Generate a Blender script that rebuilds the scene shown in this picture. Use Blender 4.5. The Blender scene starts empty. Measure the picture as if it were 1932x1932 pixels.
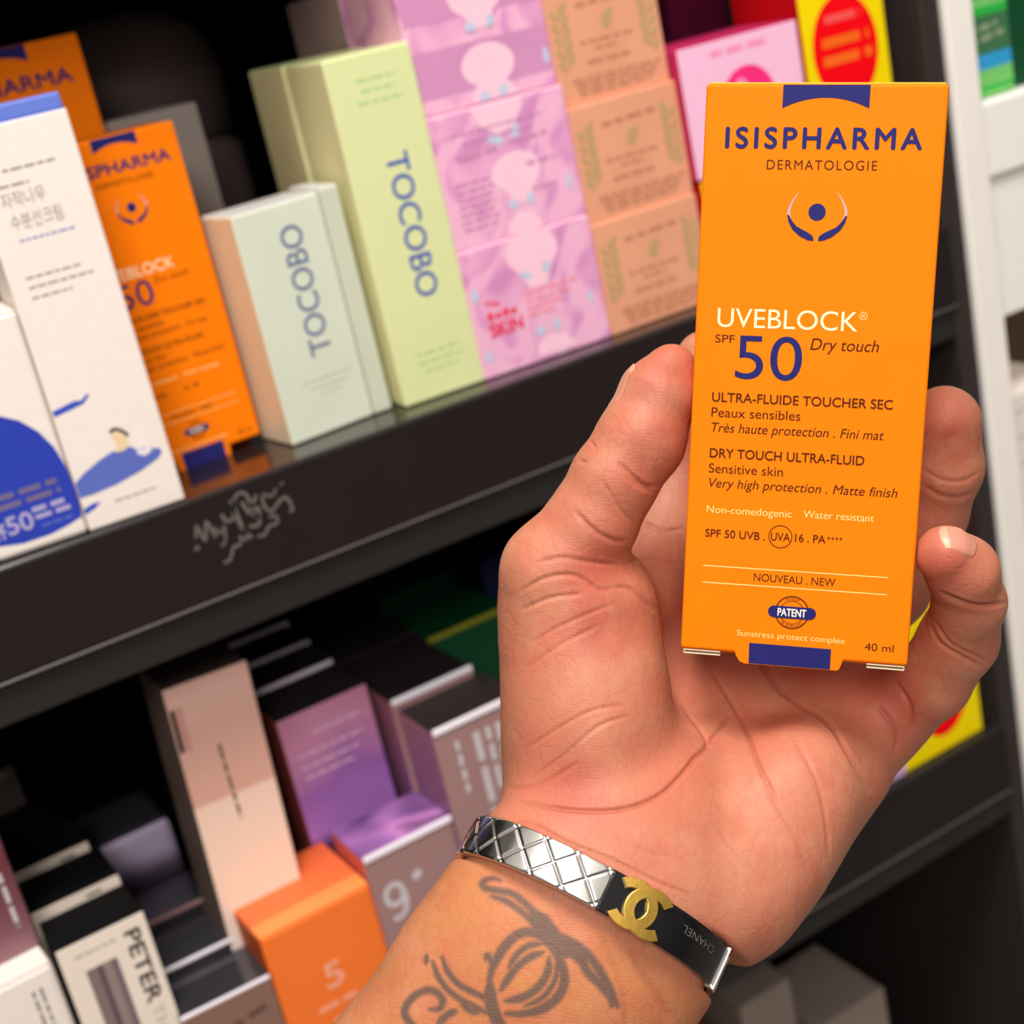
import bpy, bmesh, math, random
import numpy as np
from mathutils import Matrix, Vector

# ------------------------------------------------------------------ camera
SC = bpy.context.scene
COL = SC.collection
CAM_POS = np.array([-0.23323566, -0.52240086, 0.15194328])
# rows: camera right, camera down, camera forward, in world axes
CAM_ROT = np.array([[0.83925604, -0.50195604, -0.20902016],
                    [-0.34238627, -0.18923443, -0.92030537],
                    [0.42239903, 0.84393747, -0.33067900]])
cam_data = bpy.data.cameras.new('camera')
cam = bpy.data.objects.new('camera', cam_data)
COL.objects.link(cam)
mw = Matrix.Identity(4)
for i in range(3):
    mw[i][0] = CAM_ROT[0][i]
    mw[i][1] = -CAM_ROT[1][i]
    mw[i][2] = -CAM_ROT[2][i]
    mw[i][3] = CAM_POS[i]
cam.matrix_world = mw
cam_data.sensor_width = 36.0
cam_data.lens = 2800.0 / 1932.0 * 36.0
cam_data.clip_start = 0.01
cam_data.clip_end = 50
cam_data.dof.use_dof = True
cam_data.dof.focus_distance = 0.338
cam_data.dof.aperture_fstop = 15.0
SC.camera = cam

# ------------------------------------------------------------------ light
SC.view_settings.view_transform = 'Standard'
SC.view_settings.look = 'None'
SC.view_settings.gamma = 1.0
SC.view_settings.use_curve_mapping = False
SC.view_settings.exposure = 0.0

world = bpy.data.worlds.new('world')
SC.world = world
world.use_nodes = True
wn = world.node_tree.nodes
wn['Background'].inputs['Color'].default_value = (1.0, 0.97, 0.94, 1)
# a shop interior: bright lit ceiling overhead, dimmer towards the floor
_l = world.node_tree.links
_t = wn.new('ShaderNodeTexCoord')
_s = wn.new('ShaderNodeSeparateXYZ')
_m = wn.new('ShaderNodeMapRange')
_m.interpolation_type = 'SMOOTHSTEP'
_m.inputs['From Min'].default_value = -0.5
_m.inputs['From Max'].default_value = 0.9
_m.inputs['To Min'].default_value = 0.03
_m.inputs['To Max'].default_value = 0.5
_l.new(_t.outputs['Generated'], _s.inputs['Vector'])
_l.new(_s.outputs['Z'], _m.inputs['Value'])
_l.new(_m.outputs['Result'], wn['Background'].inputs['Strength'])


def area(name, loc, target, sx, sy, power, color):
    l = bpy.data.lights.new(name, 'AREA')
    l.shape = 'RECTANGLE'
    l.size = sx
    l.size_y = sy
    l.energy = power
    l.color = color
    o = bpy.data.objects.new(name, l)
    COL.objects.link(o)
    o.location = loc
    d = Vector(target) - Vector(loc)
    o.rotation_euler = d.to_track_quat('-Z', 'Y').to_euler()
    return o


area('ceiling_panel_light', (-0.25, -0.60, 1.45), (0.0, -0.1, 0.0), 0.6, 0.45, 26, (1.0, 0.975, 0.95))
area('front_fill_light', (-0.68, -1.30, 0.92), (0.0, 0.0, -0.15), 0.5, 0.5, 13, (1.0, 0.975, 0.95))  # unseen fill, added to brighten carton fronts and the lower tier

# ------------------------------------------------------------------ helpers
def lin(c):
    c = c / 255.0
    return c / 12.92 if c <= 0.04045 else ((c + 0.055) / 1.055) ** 2.4


def rgb(r, g, b):
    return (lin(r), lin(g), lin(b), 1.0)


MATS = {}


def mat(name, col, rough=0.45, metal=0.0, spec=0.5, var=0.04, scale=60.0, bump=0.0, coat=0.0):
    """principled surface whose colour is varied by a little procedural noise"""
    if name in MATS:
        return MATS[name]
    m = bpy.data.materials.new(name)
    m.use_nodes = True
    nt = m.node_tree
    p = nt.nodes['Principled BSDF']
    p.inputs['Roughness'].default_value = rough
    p.inputs['Metallic'].default_value = metal
    p.inputs['Specular IOR Level'].default_value = spec
    p.inputs['Coat Weight'].default_value = coat
    tc = nt.nodes.new('ShaderNodeTexCoord')
    nz = nt.nodes.new('ShaderNodeTexNoise')
    nz.inputs['Scale'].default_value = scale
    nz.inputs['Detail'].default_value = 3
    nt.links.new(tc.outputs['Object'], nz.inputs['Vector'])
    hv = nt.nodes.new('ShaderNodeHueSaturation')
    hv.inputs['Color'].default_value = col
    mr = nt.nodes.new('ShaderNodeMapRange')
    mr.inputs['From Min'].default_value = 0.3
    mr.inputs['From Max'].default_value = 0.7
    mr.inputs['To Min'].default_value = 1 - var
    mr.inputs['To Max'].default_value = 1 + var
    nt.links.new(nz.outputs['Fac'], mr.inputs['Value'])
    nt.links.new(mr.outputs['Result'], hv.inputs['Value'])
    nt.links.new(hv.outputs['Color'], p.inputs['Base Color'])
    if bump:
        bp = nt.nodes.new('ShaderNodeBump')
        bp.inputs['Strength'].default_value = bump
        bp.inputs['Distance'].default_value = 0.001
        nt.links.new(nz.outputs['Fac'], bp.inputs['Height'])
        nt.links.new(bp.outputs['Normal'], p.inputs['Normal'])
    MATS[name] = m
    return m


def ramp_mat(name, stops, scale=25.0, detail=2.0, distort=1.0, rough=0.4, metal=0.0, vec=(1, 1, 1), spec=0.5, offs=(0, 0, 0)):
    """printed cloud pattern: noise through a colour ramp"""
    if name in MATS:
        return MATS[name]
    m = bpy.data.materials.new(name)
    m.use_nodes = True
    nt = m.node_tree
    p = nt.nodes['Principled BSDF']
    p.inputs['Roughness'].default_value = rough
    p.inputs['Metallic'].default_value = metal
    p.inputs['Specular IOR Level'].default_value = spec
    tc = nt.nodes.new('ShaderNodeTexCoord')
    mp = nt.nodes.new('ShaderNodeMapping')
    mp.inputs['Scale'].default_value = vec
    mp.inputs['Location'].default_value = offs
    nz = nt.nodes.new('ShaderNodeTexNoise')
    nz.inputs['Scale'].default_value = scale
    nz.inputs['Detail'].default_value = detail
    nz.inputs['Distortion'].default_value = distort
    cr = nt.nodes.new('ShaderNodeValToRGB')
    el = cr.color_ramp.elements
    while len(el) > 1:
        el.remove(el[-1])
    el[0].position, el[0].color = stops[0]
    for pos, c in stops[1:]:
        e = el.new(pos)
        e.color = c
    nt.links.new(tc.outputs['Object'], mp.inputs['Vector'])
    nt.links.new(mp.outputs['Vector'], nz.inputs['Vector'])
    nt.links.new(nz.outputs['Fac'], cr.inputs['Fac'])
    nt.links.new(cr.outputs['Color'], p.inputs['Base Color'])
    MATS[name] = m
    return m


def grad_mat(name, stops, axis, lo, hi, rough=0.35, metal=0.0, spec=0.5, wob=0.15):
    """colour fade along one object axis, wobbled by noise"""
    m = ramp_mat(name, stops, 30, 1, 0.5, rough, metal, spec=spec)
    nt = m.node_tree
    cr = [n for n in nt.nodes if n.type == 'VALTORGB'][0]
    nz = [n for n in nt.nodes if n.type == 'TEX_NOISE'][0]
    tc = [n for n in nt.nodes if n.type == 'TEX_COORD'][0]
    sx = nt.nodes.new('ShaderNodeSeparateXYZ')
    nt.links.new(tc.outputs['Object'], sx.inputs['Vector'])
    mr = nt.nodes.new('ShaderNodeMapRange')
    mr.inputs['From Min'].default_value = lo
    mr.inputs['From Max'].default_value = hi
    nt.links.new(sx.outputs[axis], mr.inputs['Value'])
    ad = nt.nodes.new('ShaderNodeMath')
    ad.operation = 'MULTIPLY_ADD'
    ad.inputs[1].default_value = wob
    nt.links.new(nz.outputs['Fac'], ad.inputs[0])
    nt.links.new(mr.outputs['Result'], ad.inputs[2])
    sb = nt.nodes.new('ShaderNodeMath')
    sb.operation = 'SUBTRACT'
    sb.inputs[1].default_value = wob * 0.5
    nt.links.new(ad.outputs[0], sb.inputs[0])
    nt.links.new(sb.outputs[0], cr.inputs['Fac'])
    return m


def tag(o, label=None, cat=None, group=None, kind=None):
    if label:
        o['label'] = label
    if cat:
        o['category'] = cat
    if group:
        o['group'] = group
    if kind:
        o['kind'] = kind
    return o


def empty(name, loc=(0, 0, 0), rotz=0.0):
    o = bpy.data.objects.new(name, None)
    o.empty_display_size = 0.02
    COL.objects.link(o)
    o.location = loc
    o.rotation_euler = (0, 0, rotz)
    return o


def link_mesh(name, me, parent=None, mats=()):
    o = bpy.data.objects.new(name, me)
    COL.objects.link(o)
    for m in mats:
        me.materials.append(m)
    if parent is not None:
        o.parent = parent
    return o


class MB:
    """collects shapes for ONE mesh object"""

    def __init__(self):
        self.bm = bmesh.new()
        self.mats = []

    def mi(self, m):
        if m not in self.mats:
            self.mats.append(m)
        return self.mats.index(m)

    def box(self, x0, y0, z0, x1, y1, z1, m, bevel=0.0, seg=2):
        t = bmesh.new()
        bmesh.ops.create_cube(t, size=1.0)
        for v in t.verts:
            v.co = Vector(((x0 + x1) / 2 + v.co.x * (x1 - x0), (y0 + y1) / 2 + v.co.y * (y1 - y0), (z0 + z1) / 2 + v.co.z * (z1 - z0)))
        if bevel:
            bmesh.ops.bevel(t, geom=t.edges[:] , offset=bevel, segments=seg, profile=0.5, affect='EDGES')
        self.join(t, m)
        return self

    def join(self, t, m, fm=None):
        k = self.mi(m)
        mp = {}
        for v in t.verts:
            mp[v] = self.bm.verts.new(v.co)
        for f in t.faces:
            try:
                g = self.bm.faces.new([mp[v] for v in f.verts])
            except ValueError:
                continue
            g.material_index = k if fm is None else self.mi(fm(f))
            g.smooth = f.smooth
        t.free()

    def poly(self, pts, m):
        vs = [self.bm.verts.new(p) for p in pts]
        f = self.bm.faces.new(vs)
        f.material_index = self.mi(m)
        return f

    def prism(self, pts, vec, m, bevel=0):
        """closed outline (3D, planar) pushed along vec"""
        t = bmesh.new()
        a = [t.verts.new(p) for p in pts]
        b = [t.verts.new(Vector(p) + Vector(vec)) for p in pts]
        t.faces.new(a)
        t.faces.new(b[::-1])
        n = len(pts)
        for i in range(n):
            t.faces.new([a[i], b[i], b[(i + 1) % n], a[(i + 1) % n]])
        bmesh.ops.recalc_face_normals(t, faces=t.faces[:])
        if bevel:
            bmesh.ops.bevel(t, geom=t.edges[:], offset=bevel, segments=2, profile=0.5, affect='EDGES')
        self.join(t, m)

    def lathe(self, prof, m, seg=48, c=(0, 0, 0)):
        rows = []
        for r, z in prof:
            rows.append([self.bm.verts.new((c[0] + r * math.cos(2 * math.pi * i / seg), c[1] + r * math.sin(2 * math.pi * i / seg), c[2] + z)) for i in range(seg)])
        k = self.mi(m)
        for a, b in zip(rows, rows[1:]):
            for i in range(seg):
                f = self.bm.faces.new([a[i], a[(i + 1) % seg], b[(i + 1) % seg], b[i]])
                f.material_index = k
                f.smooth = True
        for rr, fl in ((rows[0], True), (rows[-1], False)):
            f = self.bm.faces.new(rr[::-1] if fl else rr)
            f.material_index = k

    def build(self, name, parent=None):
        me = bpy.data.meshes.new(name)
        self.bm.normal_update()
        self.bm.to_mesh(me)
        self.bm.free()
        return link_mesh(name, me, parent, self.mats)


# ------------------------------------------------------------------ lettering
_cache = {}


def glyphs(s, offset=0.0, shear=0.0, spacing=1.0):
    """flat letter shapes of a string: (verts Nx2, faces); cap height = 1"""
    key = (s, offset, shear, spacing)
    if key in _cache:
        return _cache[key]

    def raw(t):
        cu = bpy.data.curves.new('t', 'FONT')
        cu.body = t
        cu.size = 1.0
        cu.offset = offset
        cu.shear = shear
        cu.space_character = spacing
        cu.resolution_u = 6
        ob = bpy.data.objects.new('t', cu)
        COL.objects.link(ob)
        dg = bpy.context.evaluated_depsgraph_get()
        dg.update()
        me = ob.evaluated_get(dg).to_mesh()
        v = np.array([x.co[:2] for x in me.vertices]).reshape(-1, 2)
        f = [tuple(p.vertices) for p in me.polygons]
        ob.evaluated_get(dg).to_mesh_clear()
        bpy.data.objects.remove(ob)
        bpy.data.curves.remove(cu)
        return v, f
    if 'cap' not in _cache:
        h, _ = raw('H')
        _cache['cap'] = h[:, 1].max()
    v, f = raw(s)
    v = v / _cache['cap']
    _cache[key] = (v, f)
    return v, f


class Print:
    """flat printed marks on a panel, in panel millimetres (u right, v up)"""

    def __init__(self, mb, to3d):
        self.mb = mb
        self.to3d = to3d          # (u mm, v mm, level) -> point
        self.lv = 0

    def P(self, u, v):
        return self.to3d(u / 1000.0, v / 1000.0, self.lv)

    def poly(self, pts, m, lv=0):
        self.lv = lv
        self.mb.poly([self.P(*p) for p in pts], m)

    def rect(self, u0, v0, u1, v1, m, lv=0):
        self.poly([(u0, v0), (u1, v0), (u1, v1), (u0, v1)], m, lv)

    def line(self, a, b, w, m, lv=0):
        a, b = np.array(a, float), np.array(b, float)
        d = (b - a) / max(1e-9, np.linalg.norm(b - a))
        n = np.array([-d[1], d[0]]) * w / 2
        self.poly([a - n, b - n, b + n, a + n], m, lv)

    def stroke(self, pts, w, m, lv=0):
        """pen stroke: ribbon along a smoothed polyline; w may be a list"""
        p = smooth_path(np.array(pts, float), 5)
        n = len(p)
        ws = np.interp(np.linspace(0, 1, n), np.linspace(0, 1, len(w)), w) if isinstance(w, (list, tuple)) else np.full(n, w)
        d = np.gradient(p, axis=0)
        d /= np.maximum(1e-9, np.linalg.norm(d, axis=1))[:, None]
        nn = np.c_[-d[:, 1], d[:, 0]] * ws[:, None] / 2
        L, R_ = p - nn, p + nn
        self.lv = lv
        for i in range(n - 1):
            self.mb.poly([self.P(*L[i]), self.P(*L[i + 1]), self.P(*R_[i + 1]), self.P(*R_[i])], m)

    def ell(self, c, ru, rv, m, lv=0, ang=0, n=40, a0=0, a1=360):
        pts = []
        ca, sa = math.cos(math.radians(ang)), math.sin(math.radians(ang))
        full = abs(a1 - a0) >= 360
        for i in range(n if full else n + 1):
            t = math.radians(a0 + (a1 - a0) * i / n)
            x, y = ru * math.cos(t), rv * math.sin(t)
            pts.append((c[0] + x * ca - y * sa, c[1] + x * sa + y * ca))
        self.poly(pts, m, lv)

    def ring(self, c, r, w, m, lv=0, n=48, a0=0, a1=360):
        self.lv = lv
        for i in range(n):
            t0 = math.radians(a0 + (a1 - a0) * i / n)
            t1 = math.radians(a0 + (a1 - a0) * (i + 1) / n)
            q = []
            for t, rr in ((t0, r - w / 2), (t1, r - w / 2), (t1, r + w / 2), (t0, r + w / 2)):
                q.append(self.P(c[0] + rr * math.cos(t), c[1] + rr * math.sin(t)))
            self.mb.poly(q, m)

    def text(self, s, u0, v0, m, u1=None, cap=None, rot=0, lv=0, offset=0.0, shear=0.0, spacing=1.0, bend=None):
        """string with its left end at (u0, v0 = baseline), fitted to end at u1 (along the reading direction), cap height in mm"""
        if offset > 0 and not bend:
            # bold: the same letters laid a hair apart
            e = offset * (cap or 1.0) * 1.1
            for n_, (a_, b_) in enumerate(((e, 0), (-e, 0), (0, e), (0, -e))):
                self.text(s, u0 + a_, v0 + b_, m, u1, cap, rot, lv + 0.25 * (n_ + 1), 0.0, shear, spacing)
        v, f = glyphs(s, min(offset, 0.0), shear, spacing)
        v = v.copy()
        v[:, 0] -= v[:, 0].min()
        w = v[:, 0].max()
        sy = cap if cap else 1.0
        sx = (u1 / w) if u1 else sy
        v = v * np.array([sx, sy])
        if bend:
            R, mid = bend            # letters set on a circle: R>0 over the top, R<0 along the bottom
            th = (v[:, 0] - v[:, 0].max() / 2) / abs(R)
            if R > 0:
                v = np.c_[(R + v[:, 1]) * np.sin(th), (R + v[:, 1]) * np.cos(th)]
            else:
                rr = abs(R) - v[:, 1]
                v = np.c_[rr * np.sin(th), -rr * np.cos(th)]
        c, s_ = math.cos(math.radians(rot)), math.sin(math.radians(rot))
        v = np.c_[u0 + v[:, 0] * c - v[:, 1] * s_, v0 + v[:, 0] * s_ + v[:, 1] * c]
        self.lv = lv
        vs = [self.mb.bm.verts.new(self.P(*p)) for p in v]
        k = self.mb.mi(m)
        for q in f:
            try:
                g = self.mb.bm.faces.new([vs[i] for i in q])
                g.material_index = k
            except ValueError:
                pass

    def dashes(self, u0, u1, v, h, m, seed=0, rot=0, lv=0):
        """a line of print too small to read: word-length bars"""
        r = random.Random(seed)
        c, s_ = math.cos(math.radians(rot)), math.sin(math.radians(rot))
        x = 0.0
        L = u1 - u0
        while x < L:
            w = min(L - x, r.uniform(2.0, 5.5) * h)
            q = [(x, 0), (x + w, 0), (x + w, h), (x, h)]
            self.poly([(u0 + a * c - b * s_, v + a * s_ + b * c) for a, b in q], m, lv)
            x += w + h * 0.9


def smooth_path(p, sub):
    """Catmull-Rom through the points"""
    if len(p) < 3:
        return np.array([p[0] + (p[-1] - p[0]) * t for t in np.linspace(0, 1, sub + 1)])
    q = np.vstack([2 * p[0] - p[1], p, 2 * p[-1] - p[-2]])
    out = []
    for i in range(1, len(q) - 2):
        for t in np.linspace(0, 1, sub, endpoint=False):
            a, b, c, d = q[i - 1], q[i], q[i + 1], q[i + 2]
            out.append(0.5 * ((2 * b) + (-a + c) * t + (2 * a - 5 * b + 4 * c - d) * t * t + (-a + 3 * b - 3 * c + d) * t ** 3))
    out.append(q[-2])
    return np.array(out)


EPS = 0.00006


def front_map(x0=0, z0=0):
    return lambda u, v, lv: Vector((x0 + u, -EPS * (1 + lv), z0 + v))


def carton(name, label, cat, size, loc, yaw=0.0, front=None, side=None, top=None, group=None, bevel=0.0006,
           flap=True, print_front=None, lettering=None, tilt=0.0, lid=0.0):
    """folding carton: body with its print, lid panel, optional lettering part.
    origin at the front left bottom corner, front faces -y"""
    w, d, h = size
    root = empty(name, (loc[0], loc[1], loc[2] + 0.0003), math.radians(yaw))
    if tilt:
        root.rotation_euler = (0, math.radians(tilt), math.radians(yaw))
    tag(root, label, cat, group)
    side = side or front
    top = top or front
    mb = MB()
    t = bmesh.new()
    bmesh.ops.create_cube(t, size=1.0)
    for v in t.verts:
        v.co = Vector(((v.co.x + 0.5) * w, (v.co.y + 0.5) * d, (v.co.z + 0.5) * h))
    bmesh.ops.bevel(t, geom=t.edges[:], offset=bevel, segments=2, profile=0.5, affect='EDGES')
    t.normal_update()

    def fm(f):
        n = f.normal
        if n.y < -0.8:
            return front
        if n.z > 0.8:
            return top
        return side
    mb.join(t, front, fm)
    if print_front:
        print_front(Print(mb, front_map()), w * 1000, h * 1000)
    mb.build('body', root)
    if flap:
        # lid panel with its tuck: a thin board lying on the top, slit along the back
        fb = MB()
        g = 0.0007
        fb.box(g, 0.0004, h - 0.0002, w - g, d - 0.0012, h + (lid or 0.0004), top, 0.0008 if lid else 0.0002, 2 if lid else 1)
        fb.build('lid_flap', root)
    if lettering:
        lb = MB()
        lettering(Print(lb, front_map()), w * 1000, h * 1000)
        lb.build('lettering', root)
    return root

# ------------------------------------------------------------------ setting
m_floor = mat('floor_tile', rgb(150, 140, 130), 0.4, var=0.06, scale=4)
m_wall = mat('wall_paint', rgb(70, 66, 64), 0.7, var=0.03, scale=6)
mb = MB()
mb.box(-2.5, -2.6, -1.12, 2.5, 0.62, -1.07, m_floor)
tag(mb.build('floor'), kind='structure')
mb = MB()
mb.box(-2.5, 0.56, -1.07, 2.5, 0.62, 2.0, m_wall)
tag(mb.build('wall_back'), kind='structure')

# ------------------------------------------------------------------ shelf unit
m_black = mat('black_laminate', rgb(30, 26, 25), 0.14, spec=0.8, var=0.08, scale=30)
m_void = mat('black_back_board', rgb(9, 8, 9), 0.8, spec=0.1, var=0.1, scale=20)
m_fascia = mat('black_rail', rgb(34, 26, 25), 0.5, spec=0.25, var=0.05, scale=40)
m_trim = mat('dark_trim', rgb(40, 36, 33), 0.5, spec=0.3, var=0.05, scale=40)
m_edge = mat('rail_edge', rgb(96, 86, 82), 0.4, spec=0.5, var=0.06, scale=60)
m_side = mat('side_board', rgb(50, 42, 39), 0.55, spec=0.3, var=0.05, scale=30)
m_logo = mat('rail_print', rgb(106, 97, 89), 0.6, var=0.12, scale=300)

shelf = empty('display_shelf', (-0.16, 0.15, -1.07))
tag(shelf, 'black shelving unit with two stocked tiers of skincare cartons', 'shelf')
OFF = Vector((0.16, -0.15, 1.07))


def part(mb_, name, parent=shelf, off=OFF):
    o = mb_.build(name, parent)
    o.data.transform(Matrix.Translation(off))
    return o


XL, XR = -0.62, 0.289
ZT = [0.2745, 0.0, -0.2745, -0.549]
for k, z in enumerate(ZT):
    mb = MB()
    mb.box(XL, 0.0005, z - 0.018, XR, 0.30, z, m_black, 0.0006, 1)
    sb = part(mb, 'shelf_board')
    mb = MB()
    mb.box(XL, -0.002, z - 0.0392, XR, 0.0, z - 0.0003, m_fascia, 0.0006, 2)
    fr = mb.build('front_rail', sb)
    fr.data.transform(Matrix.Translation(OFF))
    mb = MB()
    mb.box(XL, -0.0022, z - 0.0404, XR, 0.0, z - 0.0394, m_edge, 0.0002, 1)
    o = mb.build('edge_strip', sb)
    o.data.transform(Matrix.Translation(OFF))
    mb = MB()
    mb.box(XL, 0.0005, z - 0.056, XR, 0.012, z - 0.0405, m_trim, 0.0006, 1)
    o = mb.build('lower_trim', sb)
    o.data.transform(Matrix.Translation(OFF))
    if k == 1:
        mb = MB()
        pr = Print(mb, lambda u, v, lv: Vector((u, -0.00206 - EPS * lv, v)))
        S = lambda pts, w=1.0: pr.stroke(pts, w, m_logo)
        # hand lettered shop sign, two lines
        S([(-102.6, -14.2), (-101.2, -9.6), (-99.6, -16.4), (-97.2, -9.4), (-95.6, -16.6), (-94.8, -12.6)], 1.1)
        S([(-94.6, -13.4), (-93.0, -15.8), (-91.0, -13.0), (-92.4, -19.2), (-94.6, -20.6)], 0.9)
        S([(-104.4, -18.4), (-103.2, -17.4), (-103.0, -18.8)], 1.2)
        S([(-91.0, -9.0), (-89.6, -12.2), (-86.8, -11.6), (-85.4, -6.6), (-83.2, -3.8), (-80.2, -4.4), (-79.0, -8.6), (-78.2, -13.0), (-77.8, -17.4), (-80.0, -17.8), (-82.0, -17.0)], 1.4)
        S([(-85.8, -4.8), (-85.6, -10.0), (-84.8, -16.6), (-84.2, -16.8)], 1.8)
        S([(-82.2, -7.0), (-80.6, -12.4), (-78.6, -9.6), (-76.0, -6.6)], 1.4)
        S([(-79.6, -12.0), (-77.6, -15.2), (-76.8, -11.0)], 1.6)
        S([(-73.0, -6.6), (-74.4, -10.6), (-72.6, -14.6), (-69.6, -13.2), (-67.2, -11.6), (-64.8, -12.0), (-63.8, -16.8), (-65.4, -17.2)], 1.3)
        S([(-73.2, -7.0), (-70.4, -9.0), (-67.8, -6.8)], 1.1)
        S([(-66.4, -6.2), (-64.4, -5.6)], 0.7)
        S([(-95.4, -27.0), (-92.6, -26.6), (-90.0, -22.6), (-87.8, -22.8), (-86.2, -20.6)], 1.2)
        S([(-87.0, -19.4), (-84.6, -21.6), (-83.4, -19.8), (-82.2, -22.0)], 1.1)
        S([(-80.0, -22.0), (-77.2, -22.4), (-74.6, -20.0), (-71.2, -19.8), (-71.0, -17.0), (-73.6, -16.6)], 1.2)
        o = mb.build('shop_lettering', sb)
        o.data.transform(Matrix.Translation(OFF))
mb = MB()
mb.box(XR, 0.0, -1.0699, 0.301, 0.31, 0.62, m_side, 0.0008, 1)
part(mb, 'side_panel')
mb = MB()
mb.box(XL - 0.012, 0.0, -1.0699, XL, 0.31, 0.62, m_side, 0.0008, 1)
part(mb, 'side_panel')
mb = MB()
mb.box(XL, 0.30, -1.0699, XR, 0.31, 0.62, m_void)
part(mb, 'back_panel')
mb = MB()
mb.box(XL, 0.03, -1.0699, XR, 0.04, -0.99, m_side)
part(mb, 'plinth')

# ------------------------------------------------------------------ white unit on the right
m_white = mat('white_lacquer', rgb(255, 246, 236), 0.45, var=0.015, scale=20)
m_white2 = mat('white_ledge', rgb(255, 248, 238), 0.35, var=0.015, scale=20)
m_taupe = mat('taupe_board', rgb(110, 84, 70), 0.7, var=0.1, scale=15)
wu = empty('white_display_unit', (0.45, 0.10, -1.07))
tag(wu, 'white display unit right of the black shelving with pale upright post', 'display unit')
OW = Vector((-0.45, -0.10, 1.07))
mb = MB()
mb.box(0.3014, -0.003, -1.0699, 0.3187, 0.30, 0.62, m_white, 0.001, 2)
part(mb, 'post', wu, OW)
mb = MB()
mb.box(0.3187, 0.0, 0.0135, 0.72, 0.30, 0.0506, m_white2, 0.002, 2)
lg = part(mb, 'ledge', wu, OW)
mb = MB()
mb.box(0.3187, 0.003, -0.057, 0.72, 0.30, 0.0134, m_white2, 0.001, 2)
part(mb, 'riser', wu, OW)
mb = MB()
mb.box(0.3187, 0.006, -0.30, 0.72, 0.30, -0.28, m_white2, 0.001, 2)
part(mb, 'lower_shelf', wu, OW)
mb = MB()
mb.box(0.3187, 0.30, -1.0699, 0.72, 0.31, 0.62, m_taupe)
part(mb, 'back_panel', wu, OW)
mb = MB()
mb.box(0.72, 0.0, -1.0699, 0.735, 0.31, 0.62, m_white, 0.001, 2)
part(mb, 'end_panel', wu, OW)

# ------------------------------------------------------------------ print colours
K = {}
for n_, c_ in dict(orange=(255, 138, 0), navy=(38, 36, 102), ink=(88, 30, 8), cream=(255, 232, 190), pale=(255, 214, 130), lilacgrey=(196, 168, 176),
                   white=(248, 236, 220), greytext=(150, 138, 130), blue=(46, 66, 176), bluewash=(96, 112, 190), royal=(62, 84, 190),
                   green=(224, 230, 166), greenside=(196, 198, 128), greenink=(186, 214, 140), indigo=(58, 84, 178),
                   mint=(220, 224, 200), mintside=(206, 208, 186), mintink=(104, 116, 150), mintfaint=(192, 200, 176), peach=(232, 168, 96),
                   pinkblob=(255, 204, 220), pinkdot=(200, 206, 226), pinkink=(214, 146, 184), red=(240, 60, 90), coral=(255, 150, 165),
                   kraft=(236, 160, 122), kraftink=(200, 132, 98), leaf=(196, 160, 110), candy=(255, 196, 224), candyside=(190, 40, 90), magenta=(255, 50, 130), candyink=(255, 150, 190),
                   yellow=(255, 222, 0), redd=(255, 0, 16), orangeband=(255, 110, 26), salmon=(255, 90, 86), crimson=(190, 10, 22), plum=(84, 12, 44),
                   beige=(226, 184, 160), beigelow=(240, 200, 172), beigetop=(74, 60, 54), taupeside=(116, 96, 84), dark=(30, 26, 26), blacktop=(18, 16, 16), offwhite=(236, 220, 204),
                   tangerine=(255, 124, 50), tangtop=(255, 138, 80), tangside=(190, 78, 24), apricot=(255, 176, 100), ptext=(255, 168, 134),
                   mauve=(166, 126, 122), mauvetext=(206, 196, 196), purple=(150, 96, 160), violet=(92, 58, 108), rose=(170, 110, 124), charcoal=(70, 64, 66), brownfront=(140, 104, 90), cleartext=(200, 190, 190),
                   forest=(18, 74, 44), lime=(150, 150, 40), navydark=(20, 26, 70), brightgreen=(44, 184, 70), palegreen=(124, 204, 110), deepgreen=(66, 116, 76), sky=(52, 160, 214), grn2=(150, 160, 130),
                   lilac=(216, 176, 214), maroon=(136, 72, 84), grey=(150, 140, 134), rust=(150, 66, 40), black=(10, 9, 10)).items():
    K[n_] = mat(n_ + '_print', rgb(*c_), 0.55, spec=0.15, var=0.02, scale=80)
K['orange'] = mat('orange_card', rgb(252, 126, 0), 0.62, spec=0.12, var=0.012, scale=90)
K['silver'] = mat('pale_foil', rgb(252, 240, 246), 0.3, spec=0.8, var=0.02)  # pale base colour stands in for the foil's bright reflection

ZLO = -0.2742


# ---- the sunscreen layout shared by every orange carton (w, h in mm)
def sunscreen_marks(p, w, h, full=True):
    """bands and emblem of the orange sunscreen carton"""
    k = w / 52.4
    kh = h / 130.0
    U = lambda u: u * k
    V = lambda v: h - v * kh
    arch = [(U(17), V(0.2)), (U(35.8), V(0.2)), (U(35.8), V(5.25))]
    for i in range(1, 13):
        t = i / 12.0
        arch.append((U(35.8 - 18.8 * t), V(5.25 - 2.28 * 4 * t * (1 - t))))
    p.poly(arch, K['navy'])


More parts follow.
